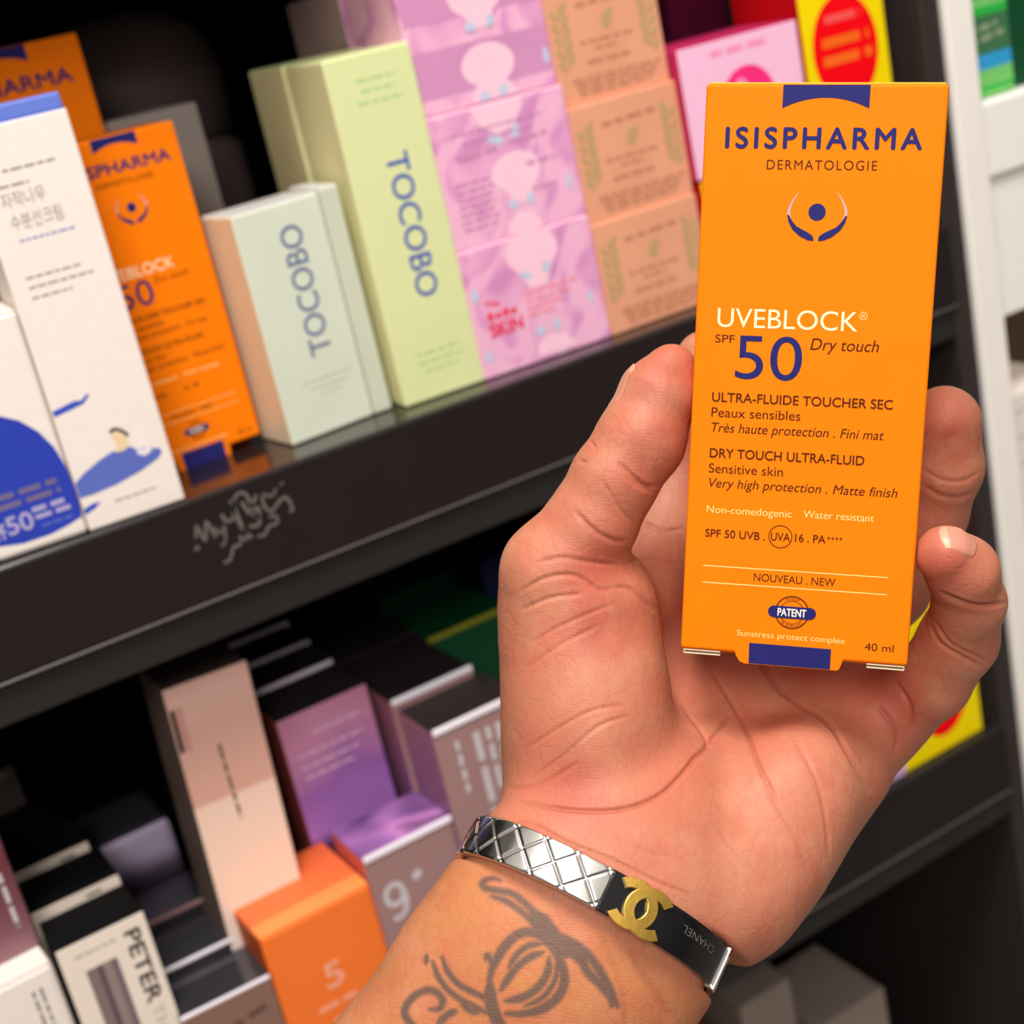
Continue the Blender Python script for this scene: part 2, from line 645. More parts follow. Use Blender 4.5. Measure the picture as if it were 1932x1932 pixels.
def sunscreen_emblem(p, w, h):
    k = w / 52.4
    kh = h / 130.0
    U = lambda u: u * k
    V = lambda v: h - v * kh
    p.ell((U(25.9), V(27.7)), 1.89 * k, 1.89 * kh, K['navy'])
    for sgn in (1, -1):
        X = lambda x: U(25.95 + sgn * (x - 25.95))
        hand = [(19.4, 28.4), (19.71, 29.86), (20.72, 31.63), (22.44, 33.07), (24.12, 33.84), (25.37, 34.05), (25.42, 33.4), (25.1, 32.85), (24.36, 32.32), (23.01, 31.62), (21.67, 30.96), (20.72, 29.95), (20.2, 29.2), (19.75, 28.4)]
        arm = [(19.4, 28.4), (19.38, 27.7), (19.54, 26.93), (20.0, 25.8), (20.51, 24.97), (21.2, 24.0), (21.95, 23.1), (21.25, 24.3), (20.69, 25.3), (20.25, 26.3), (20.04, 27.1), (20.0, 27.9), (20.08, 28.6), (20.3, 29.3)]
        # lens shaped arm and hand, split so every polygon stays simple
        p.poly([(X(a), V(b)) for a, b in arm], K['lilacgrey'])
        p.poly([(X(a), V(b)) for a, b in hand], K['navy'], 1)


def sunscreen_text(p, w, h, fine=True):
    k = w / 52.4
    kh = h / 130.0

    def T(s, u0, v, u1, cap, m, **kw):
        p.text(s, u0 * k, h - v * kh, K[m], u1=(u1 - u0) * k, cap=cap * kh, **kw)
    T('UVEBLOCK', 4.98, 53.78, 36.3, 4.27, 'cream')
    T('SPF', 4.71, 57.35, 9.14, 1.78, 'ink')
    T('50', 9.56, 65.4, 24.5, 9.81, 'navy')
    T('Dry touch', 26.16, 58.25, 41.26, 2.62, 'ink', shear=0.2)
    T('ULTRA-FLUIDE TOUCHER SEC', 4.65, 70.9, 45.1, 2.08, 'ink', offset=0.012)
    T('Peaux sensibles', 4.65, 74.45, 24.88, 2.15, 'ink')
    T('Très haute protection . Fini mat', 4.82, 77.95, 43.65, 2.15, 'ink', shear=0.2)
    T('DRY TOUCH ULTRA-FLUID', 4.74, 83.9, 39.67, 2.1, 'ink', offset=0.012)
    T('Sensitive skin', 4.67, 87.5, 21.66, 2.15, 'ink')
    T('Very high protection . Matte finish', 4.83, 90.9, 47.48, 2.12, 'ink', shear=0.2)
    T('Non-comedogenic', 4.62, 96.95, 24.21, 1.72, 'pale')
    T('Water resistant', 26.86, 96.8, 42.71, 1.74, 'pale')
    T('SPF 50 UVB .', 4.58, 102.65, 18.4, 1.8, 'ink', offset=0.01)
    T('16 . PA', 25.3, 102.45, 32.16, 1.8, 'ink', offset=0.01)
    if fine:
        p.text('®', 36.55, h - 51.2, K['pale'], u1=1.75, cap=1.75)
        T('UVA', 19.75, 102.55, 24.1, 1.86, 'ink', offset=0.006)
        p.ring((21.91, h - 101.6), 2.62, 0.2, K['ink'])
        for i in range(4):
            u, v = 32.85 + i * 0.92, h - 101.2
            p.line((u - 0.36, v), (u + 0.36, v), 0.16, K['ink'])
            p.line((u, v - 0.4), (u, v + 0.4), 0.16, K['ink'], 1)
    p.line((4.46 * k, h - 109.6 * kh), (46.7 * k, h - 109.5 * kh), 0.26 * k, K['pale'])
    p.line((4.45 * k, h - 113.6 * kh), (46.7 * k, h - 113.5 * kh), 0.26 * k, K['pale'])
    T('NOUVEAU . NEW', 16.34, 112.45, 34.99, 1.82, 'ink')
    T('Sunstress protect complex', 13.11, 125.85, 38.07, 1.38, 'pale')
    T('40 ml', 42.55, 126.95, 49.06, 1.76, 'ink')


def patent_seal(p, w, h):
    k = w / 52.4
    c = (25.56 * k, h - 119.35 * h / 130.0)
    p.ring(c, 3.82 * k, 0.28 * k, K['ink'])
    p.ring(c, 2.75 * k, 0.14 * k, K['ink'])
    for s, u in ((-1, c[0] - 4.1 * k), (1, c[0] + 4.1 * k)):
        p.ell((u, c[1]), 1.42 * k, 1.42 * k, K['navy'], 1)
    p.rect(c[0] - 4.1 * k, c[1] - 1.42 * k, c[0] + 4.1 * k, c[1] + 1.42 * k, K['navy'], 2)
    p.text('PATENT', c[0] - 3.25 * k, c[1] - 0.88 * k, K['white'], u1=6.5 * k, cap=1.76 * k, lv=3, offset=0.03)
    p.text('PATENT', c[0], c[1], K['ink'], u1=2.9 * k, cap=0.62 * k, bend=(2.95 * k, 0), lv=1)
    p.text('FR 3079418 B1', c[0], c[1], K['ink'], u1=5.8 * k, cap=0.62 * k, bend=(-3.58 * k, 0), lv=1)


def sunscreen_carton(label, size, loc, yaw, group, tabs=True):
    w, d, h = size
    root = empty('sunscreen_carton', loc, math.radians(yaw))
    tag(root, label, 'carton', group)
    lift = 0.0042
    mb = MB()
    mb.box(0, 0, lift, w, d, lift + h, K['orange'], 0.0008, 2)
    fm_ = lambda u, v, lv: Vector((u, -EPS * (1 + lv), lift + v))
    p = Print(mb, fm_)
    sunscreen_text(p, w * 1000, h * 1000, False)
    mb.build('body', root)
    mb = MB()
    p = Print(mb, fm_)
    p.text('ISISPHARMA', 4.93 / 52.4 * w * 1000, h * 1000 * (1 - 13.84 / 130), K['navy'], u1=42.5 / 52.4 * w * 1000, cap=4.35 * h / 0.13, offset=0.03)
    p.text('DERMATOLOGIE', 14.28 / 52.4 * w * 1000, h * 1000 * (1 - 18.5 / 130), K['ink'], u1=24.0 / 52.4 * w * 1000, cap=2.08 * h / 0.13)
    mb.build('brand_lettering', root)
    mb = MB()
    p = Print(mb, fm_)
    sunscreen_marks(p, w * 1000, h * 1000)
    mb.build('top_band', root)
    mb = MB()
    sunscreen_emblem(Print(mb, fm_), w * 1000, h * 1000)
    mb.build('emblem', root)
    mb = MB()
    patent_seal(Print(mb, fm_), w * 1000, h * 1000)
    mb.build('seal', root)
    mb = MB()
    ku = w / 0.0524
    mb.prism([(0.0128 * ku, 0.0002, lift + 0.002), (0.0138 * ku, 0.0002, 0.0002), (0.037 * ku, 0.0002, 0.0002), (0.038 * ku, 0.0002, lift + 0.002)], (0, 0.0006, 0), K['orange'])
    mb.prism([(0.0161 * ku, -0.0001, lift + 0.003), (0.0162 * ku, -0.0001, 0.0002), (0.035 * ku, -0.0001, 0.0002), (0.035 * ku, -0.0001, lift + 0.003)], (0, 0.0002, 0), K['navy'])
    for x in (0.001, w - 0.012):   # folded dust flaps under the carton
        mb.box(x, 0.014, 0.0002, x + 0.011, d - 0.001, lift, K['orange'])
    mb.build('bottom_tab', root)
    return root


ONE = 'orange sunscreen cartons'
sunscreen_carton('orange sunscreen carton on the shelf between the white swimmer carton and the mint one', (0.0485, 0.034, 0.1255), (-0.1030, 0.0396, 0), 0, ONE)
sunscreen_carton('taller dim orange sunscreen carton at the back left, behind the shelf front row', (0.068, 0.04, 0.1645), (-0.1318, 0.1, 0), 0, ONE)

# grey carton behind, dark round tub in the far shadow
carton('grey_carton', 'plain grey carton standing behind the orange sunscreen carton', 'carton', (0.046, 0.05, 0.1315), (-0.0666, 0.1085, 0), 0, K['grey'])

# ---- white illustrated cartons
m_paper = mat('white_card', rgb(246, 232, 220), 0.5, var=0.02, scale=200, bump=0.05)
m_bluetop = mat('blue_lid_card', rgb(104, 128, 214), 0.4, var=0.02)


def tall_white(p, w, h):
    g = K['greytext']
    p.dashes(9.5, 28, 127.5, 0.8, g, 1)
    p.dashes(6, 17, 122.5, 0.8, g, 2)
    p.text('자작나무', 6, 116.0, g, u1=15, cap=4.0)
    p.text('수분선크림', 7, 108.5, g, u1=17.5, cap=4.2)
    p.dashes(8, 27, 104.2, 0.6, K['bluewash'], 4)
    for i, (a, b, c) in enumerate(((6, 25, 91.6), (6, 29, 88.2), (6, 20, 84.6))):
        p.dashes(a, b, c, 0.7, g, 10 + i)
    p.poly([(0.4, 45.6), (9, 47), (11, 46.4), (13.5, 48), (14.6, 47.6), (11.5, 45.0), (0.6, 43.4)], K['royal'])
    # swimmer lying on a blue wave
    p.poly([(0.2, 18.6), (4, 21.0), (11, 24.0), (16, 25.4), (20, 24.8), (22.5, 25.4), (24.2, 23.6), (27.6, 23.2), (30.6, 21.8), (32.4, 21.4), (33.0, 19.6), (31.0, 17.8), (24, 15.4), (14, 13.4), (5, 12.6), (0.2, 12.8)], K['bluewash'])
    p.poly([(17.4, 24.6), (18.0, 28.5), (17.4, 31.0), (19.2, 32.2), (21.6, 31.0), (22.6, 27.6), (20.8, 24.6)], mat('skin_print', rgb(244, 214, 170), 0.5), 1)
    p.stroke([(17.2, 32.4), (19.4, 33.0), (22.0, 31.0), (23.0, 29.2)], 1.1, K['dark'], 2)
    p.poly([(24.2, 21.8), (25.2, 25.0), (26.6, 22.6), (28.6, 23.6), (29.6, 21.2), (26.5, 20.2)], mat('foam_print', rgb(240, 232, 236), 0.5), 1)
    p.poly([(0.2, 8.6), (4.0, 9.6), (6.8, 9.2), (4, 7.4), (0.2, 6.4)], K['royal'])
    p.dashes(11.5, 27, 7.4, 0.6, g, 20)


carton('illustrated_carton', 'tall white carton with a blue lid and a swimmer drawn on a blue wave', 'carton', (0.0362, 0.036, 0.1432), (-0.1372, 0.0043, 0), -3.4, m_paper, m_paper, m_bluetop, print_front=tall_white, lid=0.0056)


def short_white(p, w, h):
    b = K['blue']
    pts = [(0.3, 53.5), (8, 53.0), (15.8, 50.0), (22.0, 46.2), (27, 40.5), (30.4, 33.5), (32.3, 25), (32.6, 17), (32.4, 9.6), (31.9, 6.4), (27, 5.0), (19.8, 3.8), (10, 3.8), (1.6, 5.6), (0.3, 6.0)]
    p.poly(pts, b)
    t = mat('faded_gold_print', rgb(118, 104, 138), 0.5)
    p.dashes(6.6, 27.5, 21.0, 2.0, t, 3, 0, 1)
    p.dashes(5.5, 28, 17.4, 2.0, t, 5, 0, 1)
    wt = mat('pale_lilac_print', rgb(180, 170, 208), 0.5)
    p.text('50', 6.6, 8.2, wt, u1=9.0, cap=6.2, lv=1, offset=0.03)
    p.text('SPF', 0.6, 7.4, wt, u1=5.2, cap=5.4, lv=1, offset=0.03)
    p.dashes(16.4, 28, 13.4, 1.8, wt, 8, 0, 1)
    p.dashes(16.8, 29.4, 10.6, 1.6, wt, 9, 0, 1)
    p.dashes(18, 29, 7.4, 0.9, K['bluewash'], 11, 0, 1)


carton('blue_dome_carton', 'short white carton at far left with a big blue dome printed on it', 'carton', (0.0327, 0.034, 0.0828), (-0.1703, 0.0063, 0), -4.0, m_paper, m_paper, m_paper, print_front=short_white, bevel=0.0016)

# ---- mint and green cartons
m_gloss_mint = mat('mint_card', rgb(222, 226, 204), 0.32, spec=0.5, var=0.015)
m_mint_side = mat('mint_card_side', rgb(226, 214, 180), 0.3, spec=0.6, var=0.02)
m_mint_top = mat('mint_card_top', rgb(222, 218, 212), 0.3, spec=0.6, var=0.02)


def mint_letters(p, w, h):
    p.text('TOCOBO', 27.2, 31.0, K['mintink'], u1=51.5, cap=9.2, rot=90, offset=0.008)


def mint_print(p, w, h):
    for i, (a, b, v) in enumerate(((11, 33.5, 21.4), (14, 31, 18.4), (18, 28, 15.6))):
        p.dashes(a, b, v, 0.8, K['mintfaint'], 30 + i)


MG = 'mint green cartons'
carton('mint_carton', 'short mint green carton with letters reading up its front, beside the tall green carton', 'carton', (0.0384, 0.028, 0.0915), (-0.0496, 0.0196, 0), 5.5, m_gloss_mint, m_mint_side, m_mint_top, MG, print_front=mint_print, lettering=mint_letters, bevel=0.0008)
carton('mint_carton', 'plain mint strip of a carton squeezed between lettered mint and tall green cartons', 'carton', (0.0082, 0.032, 0.0925), (-0.0110, 0.0232, 0), 0, K['mintside'], K['mintside'], m_mint_top, MG, print_front=None, bevel=0.0008)

m_green = mat('green_card', rgb(226, 230, 168), 0.34, spec=0.5, var=0.012)
m_green_side = mat('green_card_side', rgb(238, 232, 172), 0.4, spec=0.4, var=0.02)


def green_letters(p, w, h):
    p.text('TOCOBO', 16.4, 98.8, K['indigo'], u1=57.5, cap=9.4, rot=-90, offset=0.008)


def green_print(p, w, h):
    for i, (a, b, v) in enumerate(((12, 29, 127.3), (13, 27.5, 123.2), (10.5, 30, 118.9), (9.4, 29.5, 18.5), (9.6, 29.8, 14.8), (11.7, 27, 11.2))):
        p.dashes(a, b, v, 1.2, K['greenink'], 40 + i)


GG = 'tall green cartons'
carton('tall_green_carton', 'tall pale green carton with blue letters reading down its front', 'carton', (0.0373, 0.0415, 0.1378), (0.0001, 0.0165, 0), -2.3, m_green, m_green_side, m_green, GG, print_front=green_print, lettering=green_letters, bevel=0.0008)
carton('tall_green_carton', 'second tall green carton, directly behind the lettered one in the shade', 'carton', (0.0373, 0.0415, 0.1384), (0.0012, 0.0600, 0), -2.3, m_green, m_green_side, m_green, GG, bevel=0.0008)

# ---- pink stack
m_pink = ramp_mat('pink_cloud_card', [(0.30, rgb(220, 144, 194)), (0.42, rgb(240, 168, 206)), (0.5, rgb(250, 188, 214)), (0.62, rgb(244, 178, 210)), (0.72, rgb(226, 152, 200))], 34, 1.5, 1.6, 0.4)
m_pinktop = mat('pink_card_top', rgb(252, 196, 212), 0.4, var=0.02)


def pink_print(kind):
    def f(p, w, h):
        b, dt, ink = K['pinkblob'], K['pinkdot'], K['pinkink']
        c = w / 2 - 3
        if kind == 0:      # front panel of the lowest carton
            p.ell((c + 5, 46), 12.5, 9.5, b)
            p.poly([(c - 5, 42), (c + 15, 42), (c + 9, 31), (c + 1, 31)], b, 1)
            p.ell((c, 37), 2.6, 1.6, dt, 2, -25)
            p.ell((c + 10, 38), 2.0, 2.6, dt, 2, -20)
            p.text('The', 7.2, 28.6, K['red'], u1=6.5, cap=2.8, offset=0.03, lv=2)
            for q_ in range(4):
                p.rect(7.2 + q_ * 3.7, 23.4, 10.0 + q_ * 3.7, 26.6 - (q_ % 2) * 0.9, K['red'], 2)
            p.text('SKIN', 7.2, 16.4, K['red'], u1=15.5, cap=5.4, offset=0.05, lv=2)
            for i in range(4):
                p.dashes(26, 52 - 4 * i, 29.0 - 3.1 * i, 1.3, K['coral'], 50 + i, 0, 2)
            p.ell((c + 1.5, 12.5), 2.3, 2.0, dt, 2, 20)
            p.ell((c + 9.5, 13.2), 1.8, 2.4, dt, 2, -15)
            p.ell((3.5, 35), 1.8, 3.0, dt, 2)
            p.ell((4.0, 9), 1.6, 2.6, dt, 2)
            p.ell((57, 20), 1.2, 3.0, dt, 2)
            p.poly([(c - 2, 2), (c + 18, 2), (c + 13, 8), (c + 5, 9.5), (c - 1, 7)], b, 1)
        elif kind == 1:    # text panel
            p.poly([(c - 9, 53), (c + 15, 53), (c + 14, 49), (c + 9, 43), (c + 1, 41), (c - 6, 46)], b)
            p.ell((c - 0.5, 39.5), 4.0, 2.0, dt, 1, -22)
            p.ell((c + 9, 40.5), 2.0, 3.4, dt, 1, -30)
            p.dashes(9, 51, 44.5, 0.9, ink, 60, 0, 2)
            p.dashes(13, 46, 40.6, 0.9, ink, 61, 0, 2)
            p.dashes(9, 28, 35.0, 2.2, ink, 62, 0, 2)
            p.dashes(34, 52, 36.4, 1.8, ink, 63, 0, 2)
            p.ell((c + 6, 25), 11.5, 8.0, b, 0)
            p.poly([(c - 3, 21), (c + 15, 21), (c + 10, 12), (c + 3, 12)], b, 1)
            for i in range(7):
                p.dashes(6, 22 + (i % 2), 25.0 - 3.0 * i, 1.2, ink, 70 + i, 0, 2)
            p.dashes(40, 54, 26, 1.6, ink, 79, 0, 2)
            p.dashes(40, 52, 16, 1.0, ink, 80, 0, 2)
            p.ell((c + 1.5, 12.3), 2.4, 1.9, dt, 2)
            p.ell((c + 10, 13.0), 1.8, 2.4, dt, 2, -20)
            p.ell((58, 15), 1.3, 3.2, dt, 2)
            p.poly([(c - 4, 0.8), (c + 14, 0.8), (c + 10, 7), (c + 4, 9), (c - 2, 6)], b, 0)
        else:
            p.rect(0.7, 34, w - 0.7, 53, mat('mauve_pink_print', rgb(216, 146, 188), 0.5), 0)
            p.rect(0.7, 6, w - 0.7, 24, mat('mauve_pink_print', rgb(216, 146, 188), 0.5), 0)
            for y0, s in ((47, 0), (20, 1)):
                p.ell((c + 5, y0 - 6), 12, 8.5, b, 1)
                p.poly([(c - 4, y0 - 9), (c + 14, y0 - 9), (c + 9, y0 - 19), (c + 2, y0 - 19)], b, 2)
                p.ell((c + 0.5, y0 - 17.6), 2.4, 2.0, dt, 5)
                p.ell((c + 9.5, y0 - 16.8), 1.9, 2.6, dt, 5, -20)
            p.ell((60.5, 12), 1.3, 3.4, dt, 1)
            p.poly([(c - 6, 0.8), (c + 17, 0.8), (c + 13, 6), (c + 5, 8.5), (c - 3, 6)], b, 3)
    return f


PG = 'pink patterned cartons'
for i, (lab, z, dx, dy, kind) in enumerate((('pink cloud patterned carton at the bottom of its stack with red lettering', 0.0, 0, 0, 0),
                                            ('pink cloud patterned carton in the middle of the stack with fine print', 0.0540, 0.0002, 0.0010, 1),
                                            ('pink cloud patterned carton on top of the front stack, cut by the photo edge', 0.1082, -0.0008, 0.0024, 2))):
    carton('pink_carton', lab, 'carton', (0.0634, 0.050, 0.0535), (0.0372 + dx, 0.0150 + dy, z), -2.0, m_pink, m_pink, m_pinktop, PG, print_front=pink_print(kind))
for i, (lab, z) in enumerate((('shaded pink carton, lowest of the rear stack behind the tall green cartons', 0.0), ('shaded pink carton, middle of the rear stack behind the tall green cartons', 0.0540), ('dim pink carton topmost of the rear stack, above the tall green cartons', 0.1082))):
    carton('pink_carton', lab, 'carton', (0.0634, 0.062, 0.0535), (0.0420, 0.0800, z), -2.0, m_pink, mat('pink_carton_side', rgb(190, 160, 150), 0.5), m_pinktop, PG, print_front=pink_print(2))

# ---- brown kraft stack
m_kraft = ramp_mat('kraft_card', [(0.3, rgb(230, 156, 120)), (0.7, rgb(244, 172, 134))], 20, 4, 0.3, 0.55)


def kraft_print(p, w, h):
    ink, lf = K['kraftink'], K['leaf']
    p.dashes(15, 43, 37.4, 1.9, ink, 90, 2)
    p.ell((w / 2 + 1, 30.5), 2.6, 3.6, lf, 0, -15)
    p.ell((w / 2 + 2.6, 33), 2.8, 1.5, lf, 1, 30)
    p.dashes(14, 41, 22.8, 1.4, ink, 91)
    p.dashes(21, 33, 19.8, 1.2, ink, 92)
    p.dashes(16, 38, 14.6, 1.6, ink, 93)
    for i in range(4):
        p.dashes(7 + i, 53 - 2 * i, 8.6 - 2.0 * i, 1.4, ink, 94 + i)
    for sx, x0 in ((1, 5.5), (-1, w - 5.5)):
        p.stroke([(x0, 41), (x0 + sx * 1.5, 32), (x0 + sx * 1.0, 22), (x0 - sx * 1.0, 14)], 0.5, lf, 0)
        for j in range(5):
            y = 38.5 - 5.0 * j
            p.ell((x0 + sx * 3.0, y), 3.2, 1.5, lf, 1 + j % 2, sx * 55)
            p.ell((x0 - sx * 1.6, y - 2.4), 2.9, 1.3, lf, 1 + j % 2, -sx * 50)


KG = 'kraft brown cartons'
for i, (lab, z, dx, dy) in enumerate((('kraft brown carton with leaf sprigs, lowest of its stack on the shelf', 0.0, 0.0, 0.0), ('kraft brown carton with leaf sprigs in the middle of its stack', 0.0488, 0.0003, 0.0015), ('kraft brown carton with leaf sprigs on top of its stack, shaded', 0.0976, -0.0004, 0.0036))):
    carton('kraft_carton', lab, 'carton', (0.0560, 0.048, 0.0484), (0.1010 + dx, 0.0125 + dy, z), 0.4, m_kraft, m_kraft, m_kraft, KG, print_front=kraft_print)

# ---- pink balloon carton on a yellow one, dark cartons behind, yellow carton
def candy_print(p, w, h):
    p.dashes(17, 48, 49.0, 2.6, K['candyink'], 100)
    p.ell((35, 29), 14.5, 13.5, K['magenta'])
    p.ell((32, 34), 3.0, 4.0, K['candyink'], 1, 30)


carton('candy_pink_carton', 'light pink carton with a magenta disc, resting on a yellow carton', 'carton', (0.0668, 0.045, 0.0557), (0.1577, 0.0105, 0.0532), 0, K['candy'], K['candyside'], K['candyside'], print_front=candy_print)
carton('yellow_red_carton', 'low yellow carton with red side under the light pink carton', 'carton', (0.0655, 0.045, 0.0522), (0.1588, 0.0105, 0.0), 0, K['yellow'], K['crimson'], K['crimson'])


def oval_print(p, w, h):
    c = (w / 2 - 0.5, 91)
    p.ell(c, 19.5, 24, K['redd'])
    p.dashes(14, 36, 103.4, 3.4, K['salmon'], 103, 0, 1)
    p.dashes(11, 39, 93.0, 4.2, K['orangeband'], 104, 0, 1)
    p.dashes(10.5, 40, 85.0, 4.2, K['orangeband'], 105, 0, 1)


carton('yellow_oval_carton', 'tall yellow carton with a red oval at the right end of the upper shelf', 'carton', (0.0500, 0.046, 0.136), (0.2262, 0.010, 0), 0, K['yellow'], K['crimson'], K['yellow'], print_front=oval_print)
carton('plum_carton', 'dark plum carton behind the light pink carton', 'carton', (0.034, 0.05, 0.142), (0.2070, 0.078, 0), 0, K['plum'])

# dark round tub in the shadow at the back of the upper tier
mb = MB()
mb.lathe([(0.0, 0.0), (0.047, 0.0), (0.049, 0.002), (0.049, 0.105), (0.046, 0.108), (0.046, 0.112), (0.049, 0.113), (0.049, 0.140), (0.046, 0.154), (0.039, 0.165), (0.026, 0.173), (0.012, 0.176), (0.0, 0.1765)], mat('dark_tub', rgb(110, 92, 88), 0.6, var=0.05), 64)
o = mb.build('dark_tub')
o.location = (-0.012, 0.235, 0.0003)
tag(o, 'dark brown round tub in shadow at the back of the upper tier', 'tub')

# ------------------------------------------------------------------ lower tier
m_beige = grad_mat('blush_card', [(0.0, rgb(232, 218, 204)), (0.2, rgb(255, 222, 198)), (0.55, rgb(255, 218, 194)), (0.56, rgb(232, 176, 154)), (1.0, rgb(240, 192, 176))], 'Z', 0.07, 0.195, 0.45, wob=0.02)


def beige_print(p, w, h):
    p.rect(0.8, 165, 2.6, 184, K['dark'])
    p.rect(2.6, 165, 6.0, 184.5, mat('blush_print', rgb(216, 160, 146), 0.5))
    p.dashes(16.0, 51.0, 163.0, 1.4, K['taupeside'], 110, -88)


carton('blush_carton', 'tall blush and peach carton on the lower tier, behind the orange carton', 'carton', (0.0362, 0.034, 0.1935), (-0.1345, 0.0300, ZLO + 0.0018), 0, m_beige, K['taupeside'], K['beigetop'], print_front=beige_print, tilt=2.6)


def tang_print(p, w, h):
    p.text('5', 21.5, 52.8, K['ptext'], u1=8.0, cap=11.5, offset=0.03)
    p.dashes(15, 34, 44.0, 2.4, K['ptext'], 120)
    p.dashes(20, 32, 36.0, 2.4, K['ptext'], 121)


m_tangtop = grad_mat('tangerine_lid', [(0.0, rgb(255, 150, 76)), (0.2, rgb(255, 146, 72)), (0.24, rgb(240, 112, 56)), (1.0, rgb(240, 104, 48))], 'Y', 0.0, 0.048, 0.6, wob=0.0)  # paler front strip paints the highlight along the lid's front edge
c5 = carton('tangerine_carton', 'bright orange carton with a pale numeral 5 on the lower tier', 'carton', (0.0513, 0.0480, 0.0900), (-0.1253, 0.0015, ZLO), 1.2, K['tangerine'], K['tangside'], m_tangtop, print_front=tang_print, bevel=0.0016)

m_holo_top = ramp_mat('holographic_lid', [(0.3, rgb(96, 60, 110)), (0.45, rgb(168, 112, 178)), (0.55, rgb(214, 140, 206)), (0.7, rgb(120, 80, 130))], 26, 1, 0.5, 0.28, 0.1)
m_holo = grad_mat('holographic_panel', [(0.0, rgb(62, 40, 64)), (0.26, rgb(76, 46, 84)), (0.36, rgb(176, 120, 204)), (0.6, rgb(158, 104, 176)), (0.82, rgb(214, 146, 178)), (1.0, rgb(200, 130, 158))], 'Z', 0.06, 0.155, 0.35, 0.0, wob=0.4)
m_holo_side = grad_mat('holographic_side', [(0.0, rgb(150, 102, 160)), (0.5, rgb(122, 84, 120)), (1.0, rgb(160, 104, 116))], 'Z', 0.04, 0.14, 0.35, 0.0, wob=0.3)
m_coralside = mat('coral_side', rgb(196, 100, 90), 0.4, metal=0.2)
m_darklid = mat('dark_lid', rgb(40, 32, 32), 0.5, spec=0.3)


def foil_edge(root, w, h):
    """bright foil fold along the front top edge"""
    e = MB()
    e.box(0.0004, -0.0008, h - 0.0018, w - 0.0004, 0.0010, h + 0.0012, K['silver'], 0.0006, 2)
    e.build('foil_edge', root)


def nine_letters(p, w, h):
    p.stroke([(13.7, 78.4), (12.6, 81.9), (9.6, 83.2), (6.5, 81.6), (5.5, 78.2), (6.6, 75.0), (9.6, 73.6), (12.6, 75.0), (13.7, 78.4)], 2.5, K['mauvetext'])
    p.stroke([(13.7, 78.8), (14.0, 74.6), (12.8, 69.6), (9.6, 67.2), (6.2, 67.6)], 2.5, K['mauvetext'], 1)
    p.poly([(18.6, 82.0), (21.6, 85.2), (24.4, 82.6), (21.4, 79.4)], K['mauvetext'])


HG = 'holographic purple cartons'
r = carton('holographic_carton', 'mauve fronted carton with a large 9 and plus mark, purple lid', 'carton', (0.0443, 0.0340, 0.1000), (-0.0740, 0.0037, ZLO), 0, K['mauve'], m_coralside, m_holo_top, HG, lettering=nine_letters)
foil_edge(r, 0.0443, 0.1)


def holo_print(p, w, h):
    for i, (a, b, v) in enumerate(((14, 38, 141), (5, 38, 132.5), (5, 34, 126.5), (6, 30, 121.5))):
        p.dashes(a, b, v, 1.2, mat('pale_mauve_print', rgb(232, 196, 220), 0.5), 130 + i)


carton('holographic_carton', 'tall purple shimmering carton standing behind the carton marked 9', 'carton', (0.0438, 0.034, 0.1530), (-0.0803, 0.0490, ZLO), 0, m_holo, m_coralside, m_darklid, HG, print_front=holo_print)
for i in range(3):
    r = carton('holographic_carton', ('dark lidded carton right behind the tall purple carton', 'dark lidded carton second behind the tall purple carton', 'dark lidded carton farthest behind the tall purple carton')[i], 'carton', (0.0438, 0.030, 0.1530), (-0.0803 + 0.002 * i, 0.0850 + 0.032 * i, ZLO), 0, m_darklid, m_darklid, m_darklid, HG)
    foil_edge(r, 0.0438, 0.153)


def tall_bars(p, w, h):
    for x, L, w_ in ((9, 26, 2.0), (18, 62, 3.2), (24, 30, 2.6), (29, 52, 3.0)):
        p.dashes(x, x + L, 134.5, w_, K['mauvetext'], 140 + x, -90)


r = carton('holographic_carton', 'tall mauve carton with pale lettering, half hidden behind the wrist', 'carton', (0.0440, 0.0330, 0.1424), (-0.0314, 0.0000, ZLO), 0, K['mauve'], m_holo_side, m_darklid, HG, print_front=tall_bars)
foil_edge(r, 0.044, 0.1424)
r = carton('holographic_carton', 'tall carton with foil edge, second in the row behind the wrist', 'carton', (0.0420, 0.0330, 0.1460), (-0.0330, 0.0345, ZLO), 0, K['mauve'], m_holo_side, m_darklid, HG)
foil_edge(r, 0.042, 0.146)
for i in range(2):
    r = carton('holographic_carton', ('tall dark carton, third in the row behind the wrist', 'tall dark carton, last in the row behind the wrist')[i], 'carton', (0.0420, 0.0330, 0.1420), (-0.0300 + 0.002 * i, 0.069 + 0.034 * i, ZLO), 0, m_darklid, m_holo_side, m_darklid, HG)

# dim green and navy cartons beyond
GR = 'dim green cartons'
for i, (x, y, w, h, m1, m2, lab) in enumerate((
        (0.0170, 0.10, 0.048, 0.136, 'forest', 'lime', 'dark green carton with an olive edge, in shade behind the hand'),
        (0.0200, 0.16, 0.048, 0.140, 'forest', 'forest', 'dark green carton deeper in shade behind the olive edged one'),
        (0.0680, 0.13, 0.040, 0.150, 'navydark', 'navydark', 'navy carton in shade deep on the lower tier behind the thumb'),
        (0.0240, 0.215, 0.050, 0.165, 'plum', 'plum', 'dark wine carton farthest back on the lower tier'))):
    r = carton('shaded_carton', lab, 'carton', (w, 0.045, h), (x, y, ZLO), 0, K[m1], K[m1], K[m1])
    e = MB()
    e.box(0.0005, -0.0006, h - 0.002, w - 0.0005, 0.0008, h + 0.0008, K[m2], 0.0004, 1)
    e.build('edge_band', r)

# ---- black and white hair care cartons, front to back
m_pw = mat('ivory_card', rgb(244, 226, 208), 0.45, var=0.015)


